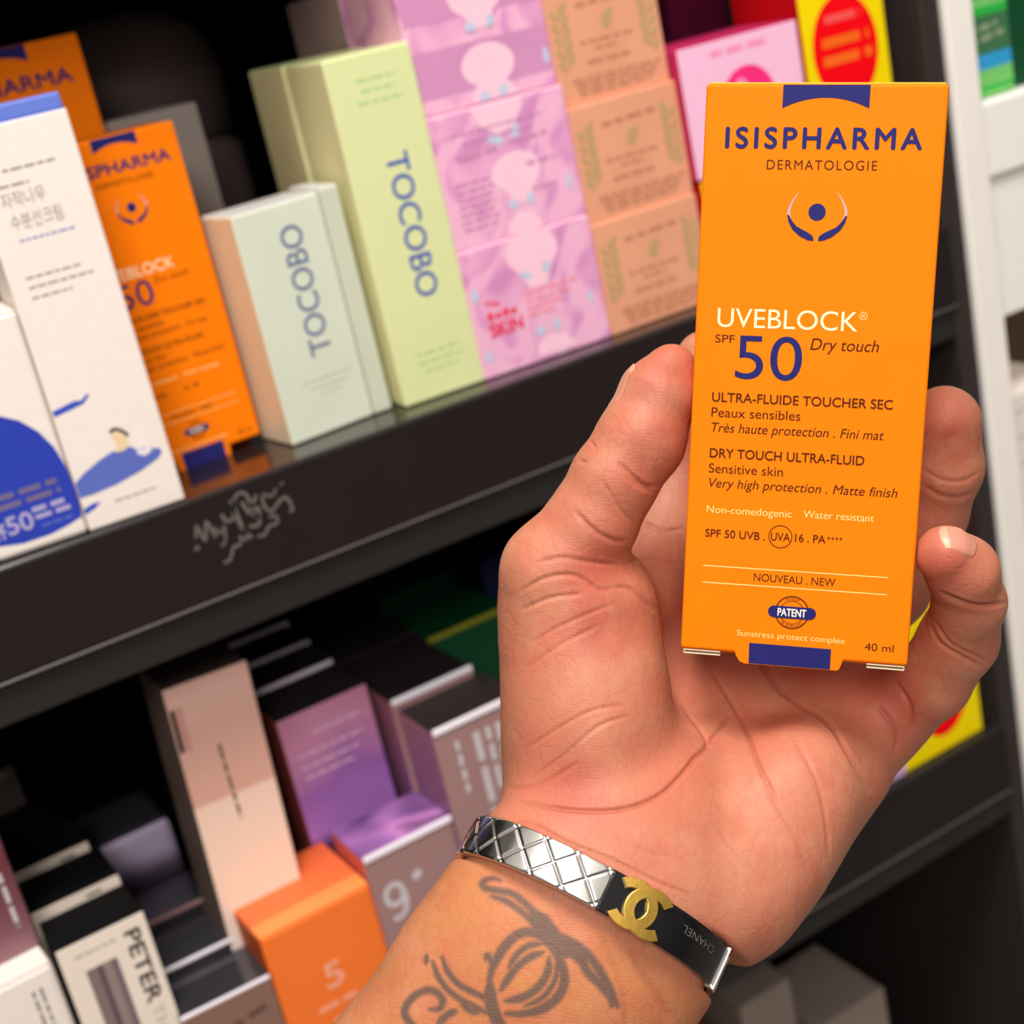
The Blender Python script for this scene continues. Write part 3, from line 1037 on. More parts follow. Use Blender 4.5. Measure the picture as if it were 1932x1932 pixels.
def peter_letters(p, w, h):
    p.text('PETER', 25.6, 118.3, K['dark'], u1=33.5, cap=6.0, rot=-90, offset=0.03)
    p.text('THOMAS ROTH', 26.0, 83.0, mat('faint_grey_print', rgb(196, 180, 168), 0.5), u1=66, cap=4.6, rot=-90, offset=0.0)


def peter_print(p, w, h):
    p.dashes(6, 22.5, 117.2, 0.7, K['greytext'], 150)
    cols = ((132, 114, 110), (98, 80, 84), (150, 130, 122), (124, 104, 108))
    x = 8.0
    for i, wd in enumerate((4.2, 2.2, 3.4, 2.6)):
        p.rect(x, 40, x + wd, 110.5, mat('taupe_bar_%d' % i, rgb(*cols[i]), 0.45), 0)
        x += wd


def peter_back(p, w, h):
    p.dashes(22, 29, h - 4.0, 1.6, K['greytext'], 155)


BW = 'black lidded ivory cartons'
carton('ivory_carton', 'front ivory carton with black lid and bold black letters down its edge', 'carton', (0.0352, 0.0270, 0.1237), (-0.1985, 0.0050, ZLO), 0, m_pw, K['dark'], K['blacktop'], BW, print_front=peter_print, lettering=peter_letters)
for i, lab in enumerate(('ivory carton with black lid, second in the row behind the lettered one', 'ivory carton with black lid, third in its row', 'ivory carton painted dim for shade, with black lid, fourth in its row', 'carton painted dark for shade, with black lid at the dark back end of its row')):
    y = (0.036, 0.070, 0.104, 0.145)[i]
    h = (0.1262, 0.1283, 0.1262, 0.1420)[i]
    carton('ivory_carton', lab, 'carton', ((0.0365, 0.035, 0.033, 0.032)[i], 0.0300, h), ((-0.2000, -0.2015, -0.2035, -0.2095)[i], y, ZLO), 0, (m_pw, m_pw, mat('dim_shade_card', rgb(176, 156, 144), 0.5), mat('deep_shade_card', rgb(84, 70, 66), 0.5))[i], K['dark'], K['blacktop'], BW, print_front=peter_back)  # last two fronts darkened to paint in the shade at the back

# ---- dark glossy boxes right of them
m_gloss = mat('glossy_charcoal', rgb(52, 50, 54), 0.12, spec=0.7, var=0.08, scale=15)
CG = 'glossy charcoal cartons'
for i, (lab, y, h, x) in enumerate((('glossy charcoal carton with brown front, nearest of its row', -0.0, 0.0742, -0.1644), ('glossy charcoal carton with a pale front edge, second of its row', 0.0300, 0.0785, -0.1630), ('glossy charcoal carton with a highlight painted mauve on its edge, third of its row', 0.0620, 0.0832, -0.1620))):
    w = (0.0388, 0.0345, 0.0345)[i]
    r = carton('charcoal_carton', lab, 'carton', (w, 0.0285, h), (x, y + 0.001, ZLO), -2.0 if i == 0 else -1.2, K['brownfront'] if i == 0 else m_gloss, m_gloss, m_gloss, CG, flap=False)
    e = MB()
    e.box(0.0003, -0.0005, h - 0.0012, w - 0.0003, 0.0008, h + 0.0006, K['silver'] if i < 2 else K['mauve'], 0.0004, 2)  # mauve paints a highlight along the third carton's edge
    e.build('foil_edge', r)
    if i == 0:
        e = MB()
        pq = Print(e, front_map())
        pq.dashes(16, 34, 58, 3.0, mat('dark_brown_print', rgb(104, 74, 64), 0.5), 160, 8)
        e.build('lettering', r)
# glossy black carton behind them, its lilac sheen painted as a colour fade
m_lilac_sheen = grad_mat('black_card_lilac_sheen', [(0.0, rgb(14, 12, 15)), (0.70, rgb(16, 14, 18)), (0.80, rgb(96, 82, 100)), (0.88, rgb(196, 176, 204)), (1.0, rgb(206, 186, 212))], 'Z', 0.0, 0.108, 0.2, spec=0.6, wob=0.06)
carton('lilac_sheen_carton', 'glossy black carton with painted lilac sheen, in shade behind the charcoal cartons', 'carton', (0.0410, 0.040, 0.1080), (-0.1668, 0.1000, ZLO), 1.0, m_lilac_sheen, m_gloss, m_gloss, bevel=0.004, flap=False)

# ---- far left: mauve carton over a white one
def white_print(p, w, h):
    for x, L in ((25.5, 52), (28.5, 30)):
        p.dashes(x, x + L, h - 8, 1.2, K['greytext'], 170 + x, -90)
    p.rect(0.6, 60, 3.4, 106, K['redd'])


carton('white_carton', 'white carton in the lower left corner below the maroon carton', 'carton', (0.0360, 0.0460, 0.1235), (-0.2368, -0.001, ZLO), 3, m_paper, m_paper, m_paper, print_front=white_print, bevel=0.0022)


def maroon_print(p, w, h):
    p.dashes(28.2, 52, 35, 1.7, K['cleartext'], 180, -90)


carton('maroon_carton', 'maroon carton with pale print lying on the white carton in the lower left', 'carton', (0.0340, 0.028, 0.0560), (-0.2355, 0.0130, ZLO + 0.1242), 3, grad_mat('maroon_card', [(0, rgb(140, 96, 106)), (0.35, rgb(120, 70, 80)), (0.7, rgb(110, 52, 62)), (1, rgb(130, 74, 82))], 'Z', 0, 0.056, 0.35), print_front=maroon_print)


# ---- right end of the lower tier
def low_oval(p, w, h):
    p.ell((w / 2 + 2.0, 44), 21.5, 35, K['redd'])
    p.ell((w / 2 - 4, 22), 4.5, 3.0, K['salmon'], 1, 25)
    p.dashes(12, w - 10, 46, 4.2, K['orangeband'], 190, 0, 1)


carton('yellow_oval_carton', 'yellow carton with a red oval on the lower tier behind the little finger', 'carton', (0.0567, 0.040, 0.106), (0.2218, 0.004, ZLO), 0, K['yellow'], K['yellow'], K['redd'], print_front=low_oval)
carton('lilac_carton', 'plain lilac carton on the lower tier, left of the yellow oval one', 'carton', (0.0330, 0.040, 0.060), (0.1880, 0.003, ZLO), 0, K['lilac'])

# ---- bottom tier, mostly in the dark
m_dim = mat('stone_card', rgb(150, 132, 120), 0.5)
carton('stone_carton', 'dim stone coloured carton on the dark bottom tier', 'carton', (0.036, 0.05, 0.150), (0.1250, 0.055, -0.549), 0, m_dim)
carton('stone_carton', 'dim stone coloured carton, right one on the dark bottom tier', 'carton', (0.052, 0.06, 0.105), (0.1740, 0.055, -0.549), 0, m_dim)
carton('rust_carton', 'rusty brown carton on the dark bottom tier beside the bracelet', 'carton', (0.060, 0.05, 0.125), (0.0600, 0.050, -0.549), 0, K['rust'], K['rust'], K['rust'])


# ---- goods on the white unit
def green_bands(p, w, h):
    p.rect(0.4, 0.4, w - 0.4, 13, K['palegreen'])
    p.rect(0.4, 3, w - 0.4, 5, K['brightgreen'], 1)
    p.rect(0.4, 13, w - 0.4, 20, K['sky'])
    p.rect(0.4, 20, w - 0.4, 38, K['deepgreen'])
    p.dashes(2, 22, 30, 2.6, K['grn2'], 200, 6, 1)
    p.dashes(2, 26, 25, 2.6, K['grn2'], 201, 6, 1)
    p.rect(0.4, 42, w - 0.4, 46, K['palegreen'])
    p.rect(0.4, 52, w - 0.4, 58, K['palegreen'])


carton('banded_green_carton', 'green banded carton with a blue stripe standing on the white ledge', 'carton', (0.0300, 0.03, 0.075), (0.3210, 0.006, 0.0508), 0, K['brightgreen'], K['deepgreen'], K['brightgreen'], print_front=green_bands)
carton('banded_green_carton', 'darker green carton beside the banded one on the white ledge', 'carton', (0.030, 0.03, 0.075), (0.3540, 0.010, 0.0508), 0, K['forest'], K['deepgreen'], K['brightgreen'])


def pale_print(p, w, h):
    for i in range(3):
        p.dashes(4, 22, h - 12 - 14 * i, 1.6, mat('faint_print', rgb(206, 194, 182), 0.5), 210 + i, 8)


carton('white_carton', 'white carton with faint print right of the white post, behind the ring finger', 'carton', (0.055, 0.05, 0.178), (0.3200, 0.008, -0.2797), 0, m_paper, print_front=pale_print)

# ------------------------------------------------------------------ the carton held in the hand
def cam_dir(v):
    """camera (right, down, forward) direction -> world"""
    return CAM_ROT.T @ np.array(v, float)


def cam_pt(v):
    return cam_dir(v) + CAM_POS


HO = np.array([0.04349573, -0.09576171, 0.3318475])      # top left front corner
HU = np.array([0.97465744, 0.06202338, -0.21493249])
HV = np.array([-0.0258733, 0.98560233, 0.16708864])
HN = np.array([0.22220137, -0.15729317, 0.9622294])
HV = np.cross(HN, HU)
HW, HD, HH = 0.0524, 0.0320, 0.1300
held = empty('sunscreen_carton')
tag(held, 'orange sunscreen carton held up in the hand, in sharp focus', 'carton', None)
hm = Matrix.Identity(4)
o_ = cam_pt(HO + HV * HH)
for i in range(3):
    hm[i][0] = cam_dir(HU)[i]
    hm[i][1] = cam_dir(HN)[i]
    hm[i][2] = -cam_dir(HV)[i]
    hm[i][3] = o_[i]
held.matrix_world = hm
mb = MB()
mb.box(0, 0, 0, HW, HD, HH, K['orange'], 0.0007, 3)
p = Print(mb, front_map())
sunscreen_text(p, 52.4, 130.0, True)
mb.build('body', held)
mb = MB()
p = Print(mb, front_map())
p.text('ISISPHARMA', 4.93, 130 - 13.84, K['navy'], u1=42.5, cap=4.35, offset=0.034, spacing=1.28)
p.text('DERMATOLOGIE', 14.28, 130 - 18.5, K['ink'], u1=24.0, cap=2.08, spacing=1.2)
mb.build('brand_lettering', held)
mb = MB()
sunscreen_marks(Print(mb, front_map()), 52.4, 130.0)
mb.build('top_band', held)
mb = MB()
sunscreen_emblem(Print(mb, front_map()), 52.4, 130.0)
mb.build('emblem', held)
mb = MB()
patent_seal(Print(mb, front_map()), 52.4, 130.0)
mb.build('seal', held)
mb = MB()
out = [(0.0127, 0.0010), (0.0131, -0.0006), (0.0140, -0.0020), (0.0152, -0.0025), (0.0366, -0.0024), (0.0371, -0.0020), (0.0381, 0.0010)]
mb.prism([(x, -0.00002, z) for x, z in out], (0, 0.0005, 0), K['orange'])
bl = [(0.0161, 0.0026), (0.0162, -0.00235), (0.0350, -0.00225), (0.0350, 0.0026)]
mb.prism([(x, -0.00012, z) for x, z in bl], (0, 0.0004, 0), K['navy'])
mb.build('bottom_tab', held)
m_board = mat('raw_board', rgb(232, 206, 170), 0.6, var=0.04)
for x0, x1 in ((0.0007, 0.0094), (0.0432, 0.0518)):
    mb = MB()
    for z0, z1, y0 in ((-0.0005, -0.0002, 0.0003), (-0.0013, -0.0010, 0.0004)):
        mb.box(x0, y0, z0, x1, HD * 0.9, z1, m_board, 0.0001, 1)
    mb.box(x0 if x0 < 0.01 else x1 - 0.0003, 0.0004, -0.0013, (x0 + 0.0003) if x0 < 0.01 else x1, HD * 0.9, -0.0002, m_board, 0.0001, 1)
    mb.build('dust_flap', held)
mb = MB()
mb.box(0.0005, 0.0012, -0.0004, HW - 0.0005, HD - 0.0006, -0.0001, K['orange'])
mb.build('bottom_flap', held)
mb = MB()
mb.box(0.0006, 0.0007, HH - 0.0001, HW - 0.0006, HD - 0.001, HH + 0.0004, mat('orange_lid', rgb(255, 176, 40), 0.35, var=0.01), 0.0002, 1)
mb.build('lid_flap', held)

# ------------------------------------------------------------------ the person's arm and hand
# an implicit surface in camera aligned millimetres (x right, y down, z forward), meshed by surface nets
VOX = 0.44
FPX = 2800.0


def J(px, py, d):
    return np.array([(px - 966) / FPX * d, (py - 966) / FPX * d, d], float)


LO = np.array([-66.0, -48.0, 306.0])
HI = np.array([128.0, 178.0, 436.0])
DIM = np.ceil((HI - LO) / VOX).astype(int)
BIG = 60.0


def newf():
    return np.full(DIM, BIG, np.float32)


def region(lo, hi, pad):
    a = np.clip(np.floor((np.array(lo) - pad - LO) / VOX).astype(int), 0, DIM)
    b = np.clip(np.ceil((np.array(hi) + pad - LO) / VOX).astype(int) + 1, 0, DIM)
    ax = [(LO[i] + VOX * np.arange(a[i], b[i])).astype(np.float32) for i in range(3)]
    g = np.meshgrid(*ax, indexing='ij', sparse=True)
    return tuple(slice(a[i], b[i]) for i in range(3)), g


def smin(a, b, k):
    if k <= 0:
        return np.minimum(a, b)
    h = np.clip(0.5 + 0.5 * (b - a) / k, 0, 1)
    return b + (a - b) * h - k * h * (1 - h)


def add_cone(F, a, b, r1, r2, k=3.0, flat=1.0, fdir=(0, 0, 1), pad=14):
    """tapered limb from a to b; flattened by 'flat' along fdir"""
    a, b = np.asarray(a, float), np.asarray(b, float)
    R = max(r1, r2)
    sl, g = region(np.minimum(a, b) - R, np.maximum(a, b) + R, pad)
    fd = np.array(fdir, float)
    ax = (b - a)
    L2 = ax @ ax
    au = ax / math.sqrt(L2)
    fd = fd - (fd @ au) * au
    fd /= np.linalg.norm(fd)
    p = [g[i] - np.float32(a[i]) for i in range(3)]
    t = np.clip((p[0] * ax[0] + p[1] * ax[1] + p[2] * ax[2]) / L2, 0, 1)
    q = [p[i] - t * ax[i] for i in range(3)]
    if flat != 1.0:
        s = q[0] * fd[0] + q[1] * fd[1] + q[2] * fd[2]
        q = [q[i] + s * fd[i] * (flat - 1) for i in range(3)]
    d = np.sqrt(q[0] ** 2 + q[1] ** 2 + q[2] ** 2) - (r1 + (r2 - r1) * t)
    if flat != 1.0:
        d = d * (0.5 + 0.5 / flat)
    F[sl] = smin(F[sl], d.astype(np.float32), k)


def add_ell(F, c, axes, radii, k=5.0, pad=14):
    """ellipsoid; axes = two directions (third is their cross product)"""
    c = np.asarray(c, float)
    A = np.array(axes[0], float)
    A /= np.linalg.norm(A)
    B = np.array(axes[1], float)
    B = B - (B @ A) * A
    B /= np.linalg.norm(B)
    Cc = np.cross(A, B)
    R = max(radii)
    sl, g = region(c - R, c + R, pad)
    p = [g[i] - np.float32(c[i]) for i in range(3)]
    k0 = 0
    k1 = 0
    for ax, r in zip((A, B, Cc), radii):
        s = p[0] * ax[0] + p[1] * ax[1] + p[2] * ax[2]
        k0 = k0 + (s / r) ** 2
        k1 = k1 + (s / (r * r)) ** 2
    k0 = np.sqrt(k0)
    d = k0 * (k0 - 1) / np.maximum(1e-6, np.sqrt(k1))
    F[sl] = smin(F[sl], d.astype(np.float32), k)


def add_digit(F, pts, k=2.5):
    for (a, ra), (b, rb) in zip(pts, pts[1:]):
        add_cone(F, J(*a), J(*b), ra, rb, k)


# palm, wrist, forearm
palm = newf()
add_cone(palm, J(585, 2420, 372), J(1010, 1870, 352), 37, 32.0, 6, 1.45)            # forearm
add_cone(palm, J(1010, 1870, 352), J(1125, 1720, 350), 32.0, 30.5, 8, 1.5)
add_cone(palm, J(1125, 1720, 350), J(1205, 1610, 356), 30.0, 31.0, 12, 1.5)       # carpus
for a, b, r1, r2 in (((1140, 1560, 368), (1262, 1175, 404), 15, 12.5), ((1200, 1590, 366), (1405, 1185, 408), 15, 12.5),
                     ((1270, 1620, 364), (1545, 1245, 405), 15, 12.0), ((1330, 1650, 362), (1648, 1362, 388), 14.5, 10.2)):
    add_cone(palm, J(*a), J(*b), r1, r2, 12)
add_cone(palm, J(1120, 1500, 366), J(1091, 1155, 364), 22.5, 19.6, 5)              # thenar
add_ell(palm, J(1110, 1370, 360), ((0.05, 1, 0), (1, 0, 0)), (32, 19, 20), 4)
add_cone(palm, J(1385, 1665, 358), J(1560, 1440, 378), 16.5, 15.5, 10)             # hypothenar
add_ell(palm, J(1440, 1575, 362), ((0.55, -0.8, 0.1), (0.8, 0.55, 0)), (31, 16.5, 17), 8)
add_cone(palm, J(1660, 1345, 380), J(1540, 1275, 392), 9.5, 10.5, 7)               # pads under the fingers
add_cone(palm, J(1130, 1150, 374), J(1275, 1130, 402), 10, 11.5, 7)              # web of the thumb
# thumb
thumb = newf()
add_digit(thumb, [((1078, 1175, 362), 16.5), ((1051, 1079, 358), 13.3), ((1118, 982, 355), 10.7), ((1158, 907, 353), 10.2), ((1209, 830, 352.5), 10.3), ((1243, 742, 352.5), 8.8), ((1266, 697, 353), 6.0)])
# index, middle, ring: behind the carton; little finger curled at its right edge
index = newf()
add_digit(index, [((1262, 1175, 404), 12.5), ((1268, 1010, 405), 11.6), ((1300, 880, 406), 10.4), ((1322, 760, 402), 9.2), ((1332, 680, 398), 8.2)])
add_cone(index, J(1225, 1085, 394), J(1262, 965, 404), 12.0, 11.0, 6)
middle = newf()
add_digit(middle, [((1405, 1185, 408), 12.5), ((1450, 990, 412), 11.0), ((1475, 850, 409), 10.2), ((1490, 720, 400), 9.3), ((1500, 640, 394), 8.2)])
ring = newf()
add_digit(ring, [((1545, 1245, 405), 12.0), ((1676, 1108, 402), 10.9), ((1752, 970, 391), 9.6), ((1780, 880, 383), 9.8), ((1783, 795, 377), 9.0)])
little = newf()
add_digit(little, [((1655, 1366, 386), 10.8), ((1757, 1284, 372), 9.5), ((1808, 1207, 362), 9.2), ((1829, 1135, 350), 8.1)])
add_digit(little, [((1829, 1135, 350), 8.0), ((1816, 1078, 343), 7.9), ((1783, 1046, 339), 6.7)])
H = smin(palm, thumb, 4.0)
H = smin(H, index, 6.0)
H = smin(H, middle, 6.0)
H = smin(H, ring, 6.0)
H = smin(H, little, 6.0)
del thumb, index, middle, ring, little, palm

# ring frame of the bracelet (used again below) and the flesh it presses on
BC = J(1116, 1709, 350)
bx = np.array([0.865, 0.50, 0.02])
bx /= np.linalg.norm(bx)
by = np.array([0.13, -0.37, -1.0])         # towards the camera, tipped up the hand
by = by - (by @ bx) * bx
by /= np.linalg.norm(by)
bz = np.cross(bx, by)                      # along the arm, towards the hand
if bz[1] > 0:
    bz = -bz
RA, RB, BWID, BEX = 33.0, 27.0, 9.6, 2.15
sl, g = region(BC - 38, BC + 38, 2)
q = [g[i] - np.float32(BC[i]) for i in range(3)]
cx, cy, cz = [q[0] * a[0] + q[1] * a[1] + q[2] * a[2] for a in (bx, by, bz)]
rad = ((np.abs(cx) / (RA - 1.5)) ** BEX + (np.abs(cy) / (RB - 1.5)) ** BEX) ** (1 / BEX)
press = np.minimum((rad - 1) * 26.0, (BWID / 2 + 0.8 - np.abs(cz)))       # inside the band and outside its bore
H[sl] = -smin(-H[sl], -press.astype(np.float32), 1.2)
# finger pads flatten where they press on the carton
c8 = [(HO + HU * i * HW + HV * j * HH + HN * k * HD) * 1000 for i in (0, 1) for j in (0, 1) for k in (0, 1)]
sl, g = region(np.min(c8, 0), np.max(c8, 0), 6)
q = [g[i] - np.float32(HO[i] * 1000) for i in range(3)]
bu, bv, bn = [q[0] * a[0] + q[1] * a[1] + q[2] * a[2] for a in (HU, HV, HN)]
dx = np.abs(bu - HW * 500) - HW * 500
dy = np.abs(bv - HH * 500 - 0.7) - HH * 500 - 1.5
dz = np.abs(bn - HD * 500) - HD * 500
inside = np.maximum(np.maximum(dx, dy), dz) - 0.35
H[sl] = np.maximum(H[sl], -inside.astype(np.float32))


def surface_nets(f):
    s = f < 0
    n = f.shape
    c = np.zeros((n[0] - 1, n[1] - 1, n[2] - 1), np.uint8)
    offs = [(i, j, k) for i in (0, 1) for j in (0, 1) for k in (0, 1)]
    for i, j, k in offs:
        c += s[i:n[0] - 1 + i, j:n[1] - 1 + j, k:n[2] - 1 + k]
    act = np.argwhere((c > 0) & (c < 8))
    vid = np.full(c.shape, -1, np.int32)
    vid[act[:, 0], act[:, 1], act[:, 2]] = np.arange(len(act))
    val = {o: f[act[:, 0] + o[0], act[:, 1] + o[1], act[:, 2] + o[2]] for o in offs}
    acc = np.zeros((len(act), 3))
    cnt = np.zeros(len(act))
    for a in offs:
        for ax in range(3):
            if a[ax] == 0:
                b = list(a)
                b[ax] = 1
                fa, fb = val[a], val[tuple(b)]
                m = (fa < 0) != (fb < 0)
                t = np.where(m, fa / np.where(m, fa - fb, 1), 0)
                pt = np.array(a, float)[None, :].repeat(len(act), 0)
                pt[:, ax] += t
                acc[m] += pt[m]
                cnt[m] += 1
    V = LO + VOX * (act + acc / cnt[:, None])
    quads = []
    for ax in range(3):
        u, w = (ax + 1) % 3, (ax + 2) % 3
        sa = [slice(None)] * 3
        sb = [slice(None)] * 3
        sa[ax] = slice(0, -1)
        sb[ax] = slice(1, None)
        for inside in (True, False):
            e = (s[tuple(sa)] & ~s[tuple(sb)]) if inside else (~s[tuple(sa)] & s[tuple(sb)])
            idx = np.argwhere(e)
            ok = (idx[:, u] > 0) & (idx[:, w] > 0) & (idx[:, u] < n[u] - 1) & (idx[:, w] < n[w] - 1)
            idx = idx[ok]
            q = []
            for du, dw in ((-1, -1), (0, -1), (0, 0), (-1, 0)):
                d = idx.copy()
                d[:, u] += du
                d[:, w] += dw
                q.append(vid[d[:, 0], d[:, 1], d[:, 2]])
            q = np.stack(q, 1)
            quads.append(q if inside else q[:, ::-1])
    return V, np.vstack(quads)


HV_, HQ = surface_nets(H)


def vnormals(V, Q):
    d1 = V[Q[:, 2]] - V[Q[:, 0]]
    d2 = V[Q[:, 3]] - V[Q[:, 1]]
    fn = np.cross(d1, d2)
    N = np.zeros_like(V)
    for i in range(4):
        for c in range(3):
            N[:, c] += np.bincount(Q[:, i], fn[:, c], len(V))
    return N / np.maximum(1e-9, np.linalg.norm(N, axis=1))[:, None]


HNRM = vnormals(HV_, HQ)
PXY = np.c_[966 + FPX * HV_[:, 0] / HV_[:, 2], 966 + FPX * HV_[:, 1] / HV_[:, 2]]
FACING = -(HNRM * HV_).sum(1) / np.linalg.norm(HV_, axis=1)


def seg_dist(P, pts):
    """distance of points to a polyline, and how far along it they fall (0..1)"""
    p = smooth_path(np.array(pts, float), 4)
    L = np.r_[0, np.cumsum(np.linalg.norm(np.diff(p, axis=0), axis=1))]
    best = np.full(len(P), 1e9)
    par = np.zeros(len(P))
    for i in range(len(p) - 1):
        a, b = p[i], p[i + 1]
        e = b - a
        t = np.clip(((P - a) @ e) / (e @ e), 0, 1)
        d = np.linalg.norm(P - a - t[:, None] * e, axis=1)
        m = d < best
        best[m] = d[m]
        par[m] = (L[i] + t[m] * np.linalg.norm(e)) / L[-1]
    return best, par


# skin folds: (path over the palm side, depth mm, half width px, nearest, farthest depth)
FOLDS = [
    ([(1158, 1108), (1190, 1112), (1232, 1150)], 0.6, 9, 1),
    ([(1290, 1335), (1335, 1400), (1310, 1430), (1285, 1462), (1250, 1496), (1200, 1520), (1140, 1530), (1060, 1526), (980, 1512)], 1.0, 9, 1),
    ([(1382, 1345), (1330, 1410), (1290, 1460)], 0.7, 8, 1),
    ([(1340, 1262), (1395, 1350), (1430, 1440), (1470, 1520)], 0.9, 9, 1),
    ([(1395, 1190), (1470, 1300), (1560, 1360), (1600, 1420), (1640, 1490)], 1.1, 10, 1),
    ([(1688, 1285), (1716, 1330), (1722, 1375)], 0.9, 9, 1),
    ([(1656, 1330), (1690, 1380), (1690, 1420)], 0.7, 8, 1),
    ([(1756, 1180), (1775, 1215), (1850, 1258)], 0.9, 8, 1),
    ([(1762, 1170), (1795, 1215), (1862, 1248)], 0.5, 7, 1),
    ([(1772, 1118), (1815, 1136), (1850, 1143), (1894, 1138)], 1.0, 8, 1),
    ([(1740, 885), (1775, 905), (1815, 908), (1850, 890)], 0.35, 9, 1),
    ([(1740, 915), (1778, 936), (1815, 938), (1840, 925)], 0.45, 9, 1),
    ([(1165, 872), (1190, 895), (1215, 915), (1240, 918)], 0.8, 8, 1),
    ([(1092, 868), (1105, 872)], 0.6, 6, 1), ([(1114, 834), (1126, 846)], 0.6, 6, 1),
    ([(1135, 905), (1170, 960), (1200, 990)], 0.3, 6, 1),
    ([(1085, 965), (1120, 1000), (1160, 1020), (1184, 1020)], 0.6, 9, 1),
    ([(1010, 1062), (1060, 1052), (1110, 1060), (1165, 1066)], 0.5, 9, 1),
    ([(985, 1115), (1030, 1090), (1085, 1086), (1130, 1112), (1158, 1110)], 0.6, 9, 1),
    ([(985, 1150), (1040, 1128), (1100, 1120)], 0.5, 8, 1),
    ([(1000, 1215), (1060, 1180), (1130, 1150), (1160, 1140)], 0.35, 8, 1),
    ([(995, 1260), (1060, 1215), (1130, 1180)], 0.3, 8, 1),
    ([(990, 1415), (1060, 1370), (1120, 1340), (1180, 1330)], 0.35, 7, 1),
    ([(1000, 1470), (1070, 1420), (1130, 1370), (1190, 1350)], 0.35, 7, 1),
    ([(960, 1490), (1020, 1480), (1090, 1440)], 0.4, 8, 1),
    ([(935, 1560), (1000, 1555), (1070, 1590), (1150, 1620), (1230, 1660), (1300, 1690)], 0.5, 8, 1),
    ([(1232, 928), (1205, 915), (1180, 895)], 0.5, 10, 1),
    ([(1150, 1570), (1200, 1600), (1260, 1620)], 0.2, 8, 1),
    ([(1350, 1560), (1400, 1620), (1460, 1680)], 0.3, 9, 1),
    ([(1490, 1380), (1540, 1470), (1560, 1560), (1565, 1620)], 0.4, 9, 1),
    ([(1440, 1480), (1500, 1580), (1530, 1660)], 0.3, 8, 1),
    ([(1180, 1990), (1180, 1890), (1150, 1800), (1120, 1752)], 0.4, 14, 1),
    ([(1270, 1932), (1240, 1880), (1190, 1800)], 0.5, 14, 1),
    ([(1210, 985), (1250, 1000), (1290, 998)], 0.6, 8, 1), ([(1185, 1062), (1230, 1050), (1285, 1066)], 0.6, 8, 1),
]
disp = np.zeros(len(HV_))
flush = np.zeros(len(HV_))
fm_ = np.clip((FACING - 0.05) / 0.2, 0, 1)
for pts, dep, wd, s_ in FOLDS:
    P_ = np.array(pts)
    lo, hi = P_.min(0) - 60, P_.max(0) + 60
    sel = np.where((PXY[:, 0] > lo[0]) & (PXY[:, 0] < hi[0]) & (PXY[:, 1] > lo[1]) & (PXY[:, 1] < hi[1]) & (FACING > 0.05))[0]
    if not len(sel):
        continue
    d, par = seg_dist(PXY[sel], pts)
    taper = np.clip(np.minimum(par, 1 - par) * 5 + 0.25, 0, 1)
    wd = wd * 0.5
    dep = dep * 0.8
    g = np.exp(-(d / wd) ** 2) * taper * fm_[sel]
    disp[sel] = np.minimum(disp[sel], -dep * g)
    rim = np.exp(-((d - wd * 2.2) / (wd * 1.1)) ** 2) * taper * fm_[sel]
    disp[sel] += 0.12 * dep * rim
    flush[sel] = np.maximum(flush[sel], g * min(1, dep))
# gentle unevenness of flesh
ph = HV_ * 0.16
disp += 0.10 * (np.sin(ph[:, 0] * 1.7 + ph[:, 1]) * np.sin(ph[:, 1] * 1.3 - ph[:, 2] * 1.9))
HV2 = HV_ + HNRM * disp[:, None]

# tattoo: broad pen strokes over the inner forearm
TAT = [([(943, 1661), (930, 1657), (914, 1662), (910, 1669), (918, 1676), (945, 1681), (968, 1687), (990, 1704), (1011, 1725), (1032, 1748), (1050, 1772), (1068, 1795)], 5.5),
       ([(926, 1691), (948, 1697), (972, 1711), (993, 1728), (1012, 1750), (1030, 1770)], 5.0),
       ([(1008, 1724), (1030, 1752), (1052, 1782), (1066, 1800)], 14),
       ([(1060, 1765), (1090, 1785), (1108, 1800), (1128, 1826), (1142, 1850), (1165, 1898)], 7),
       ([(1040, 1760), (1075, 1790), (1095, 1812), (1112, 1838), (1133, 1858), (1150, 1880), (1154, 1897)], 7),
       ([(1062, 1790), (1085, 1800), (1105, 1815)], 9),
       ([(917, 1811), (921, 1802), (930, 1822)], 5),
       ([(922, 1860), (928, 1830), (944, 1798), (963, 1774), (985, 1760), (1008, 1760), (1030, 1774), (1048, 1794), (1060, 1822), (1065, 1850), (1056, 1876), (1036, 1896), (1010, 1908), (980, 1913), (956, 1912)], 7.5),
       ([(945, 1868), (958, 1848), (976, 1824), (1000, 1806), (1024, 1797)], 6),
       ([(960, 1826), (976, 1800), (998, 1784), (1020, 1782)], 5),
       ([(1036, 1808), (1034, 1832), (1022, 1855), (1004, 1872), (980, 1884), (955, 1888)], 6.5),
       ([(1050, 1812), (1050, 1840), (1038, 1866), (1018, 1886), (990, 1898)], 4.5),
       ([(805, 1802), (804, 1818)], 4),
       ([(816, 1815), (826, 1841), (844, 1866), (872, 1888), (900, 1902), (924, 1914)], 5),
       ([(834, 1806), (844, 1831), (863, 1855), (886, 1869), (914, 1883), (934, 1894)], 5),
       ([(924, 1855), (926, 1890), (934, 1915), (944, 1940), (950, 1970)], 10),
       ([(812, 1904), (828, 1904), (835, 1890), (828, 1876), (810, 1868), (786, 1876), (768, 1894), (763, 1912), (776, 1932), (800, 1950)], 6),
       ([(826, 1932), (844, 1915), (860, 1908)], 6), ([(872, 1896), (886, 1906), (902, 1912)], 5)]
tat = np.zeros(len(HV_))
sel = np.where((PXY[:, 1] > 1640) & (FACING > 0.05) & (PXY[:, 1] < 2000))[0]
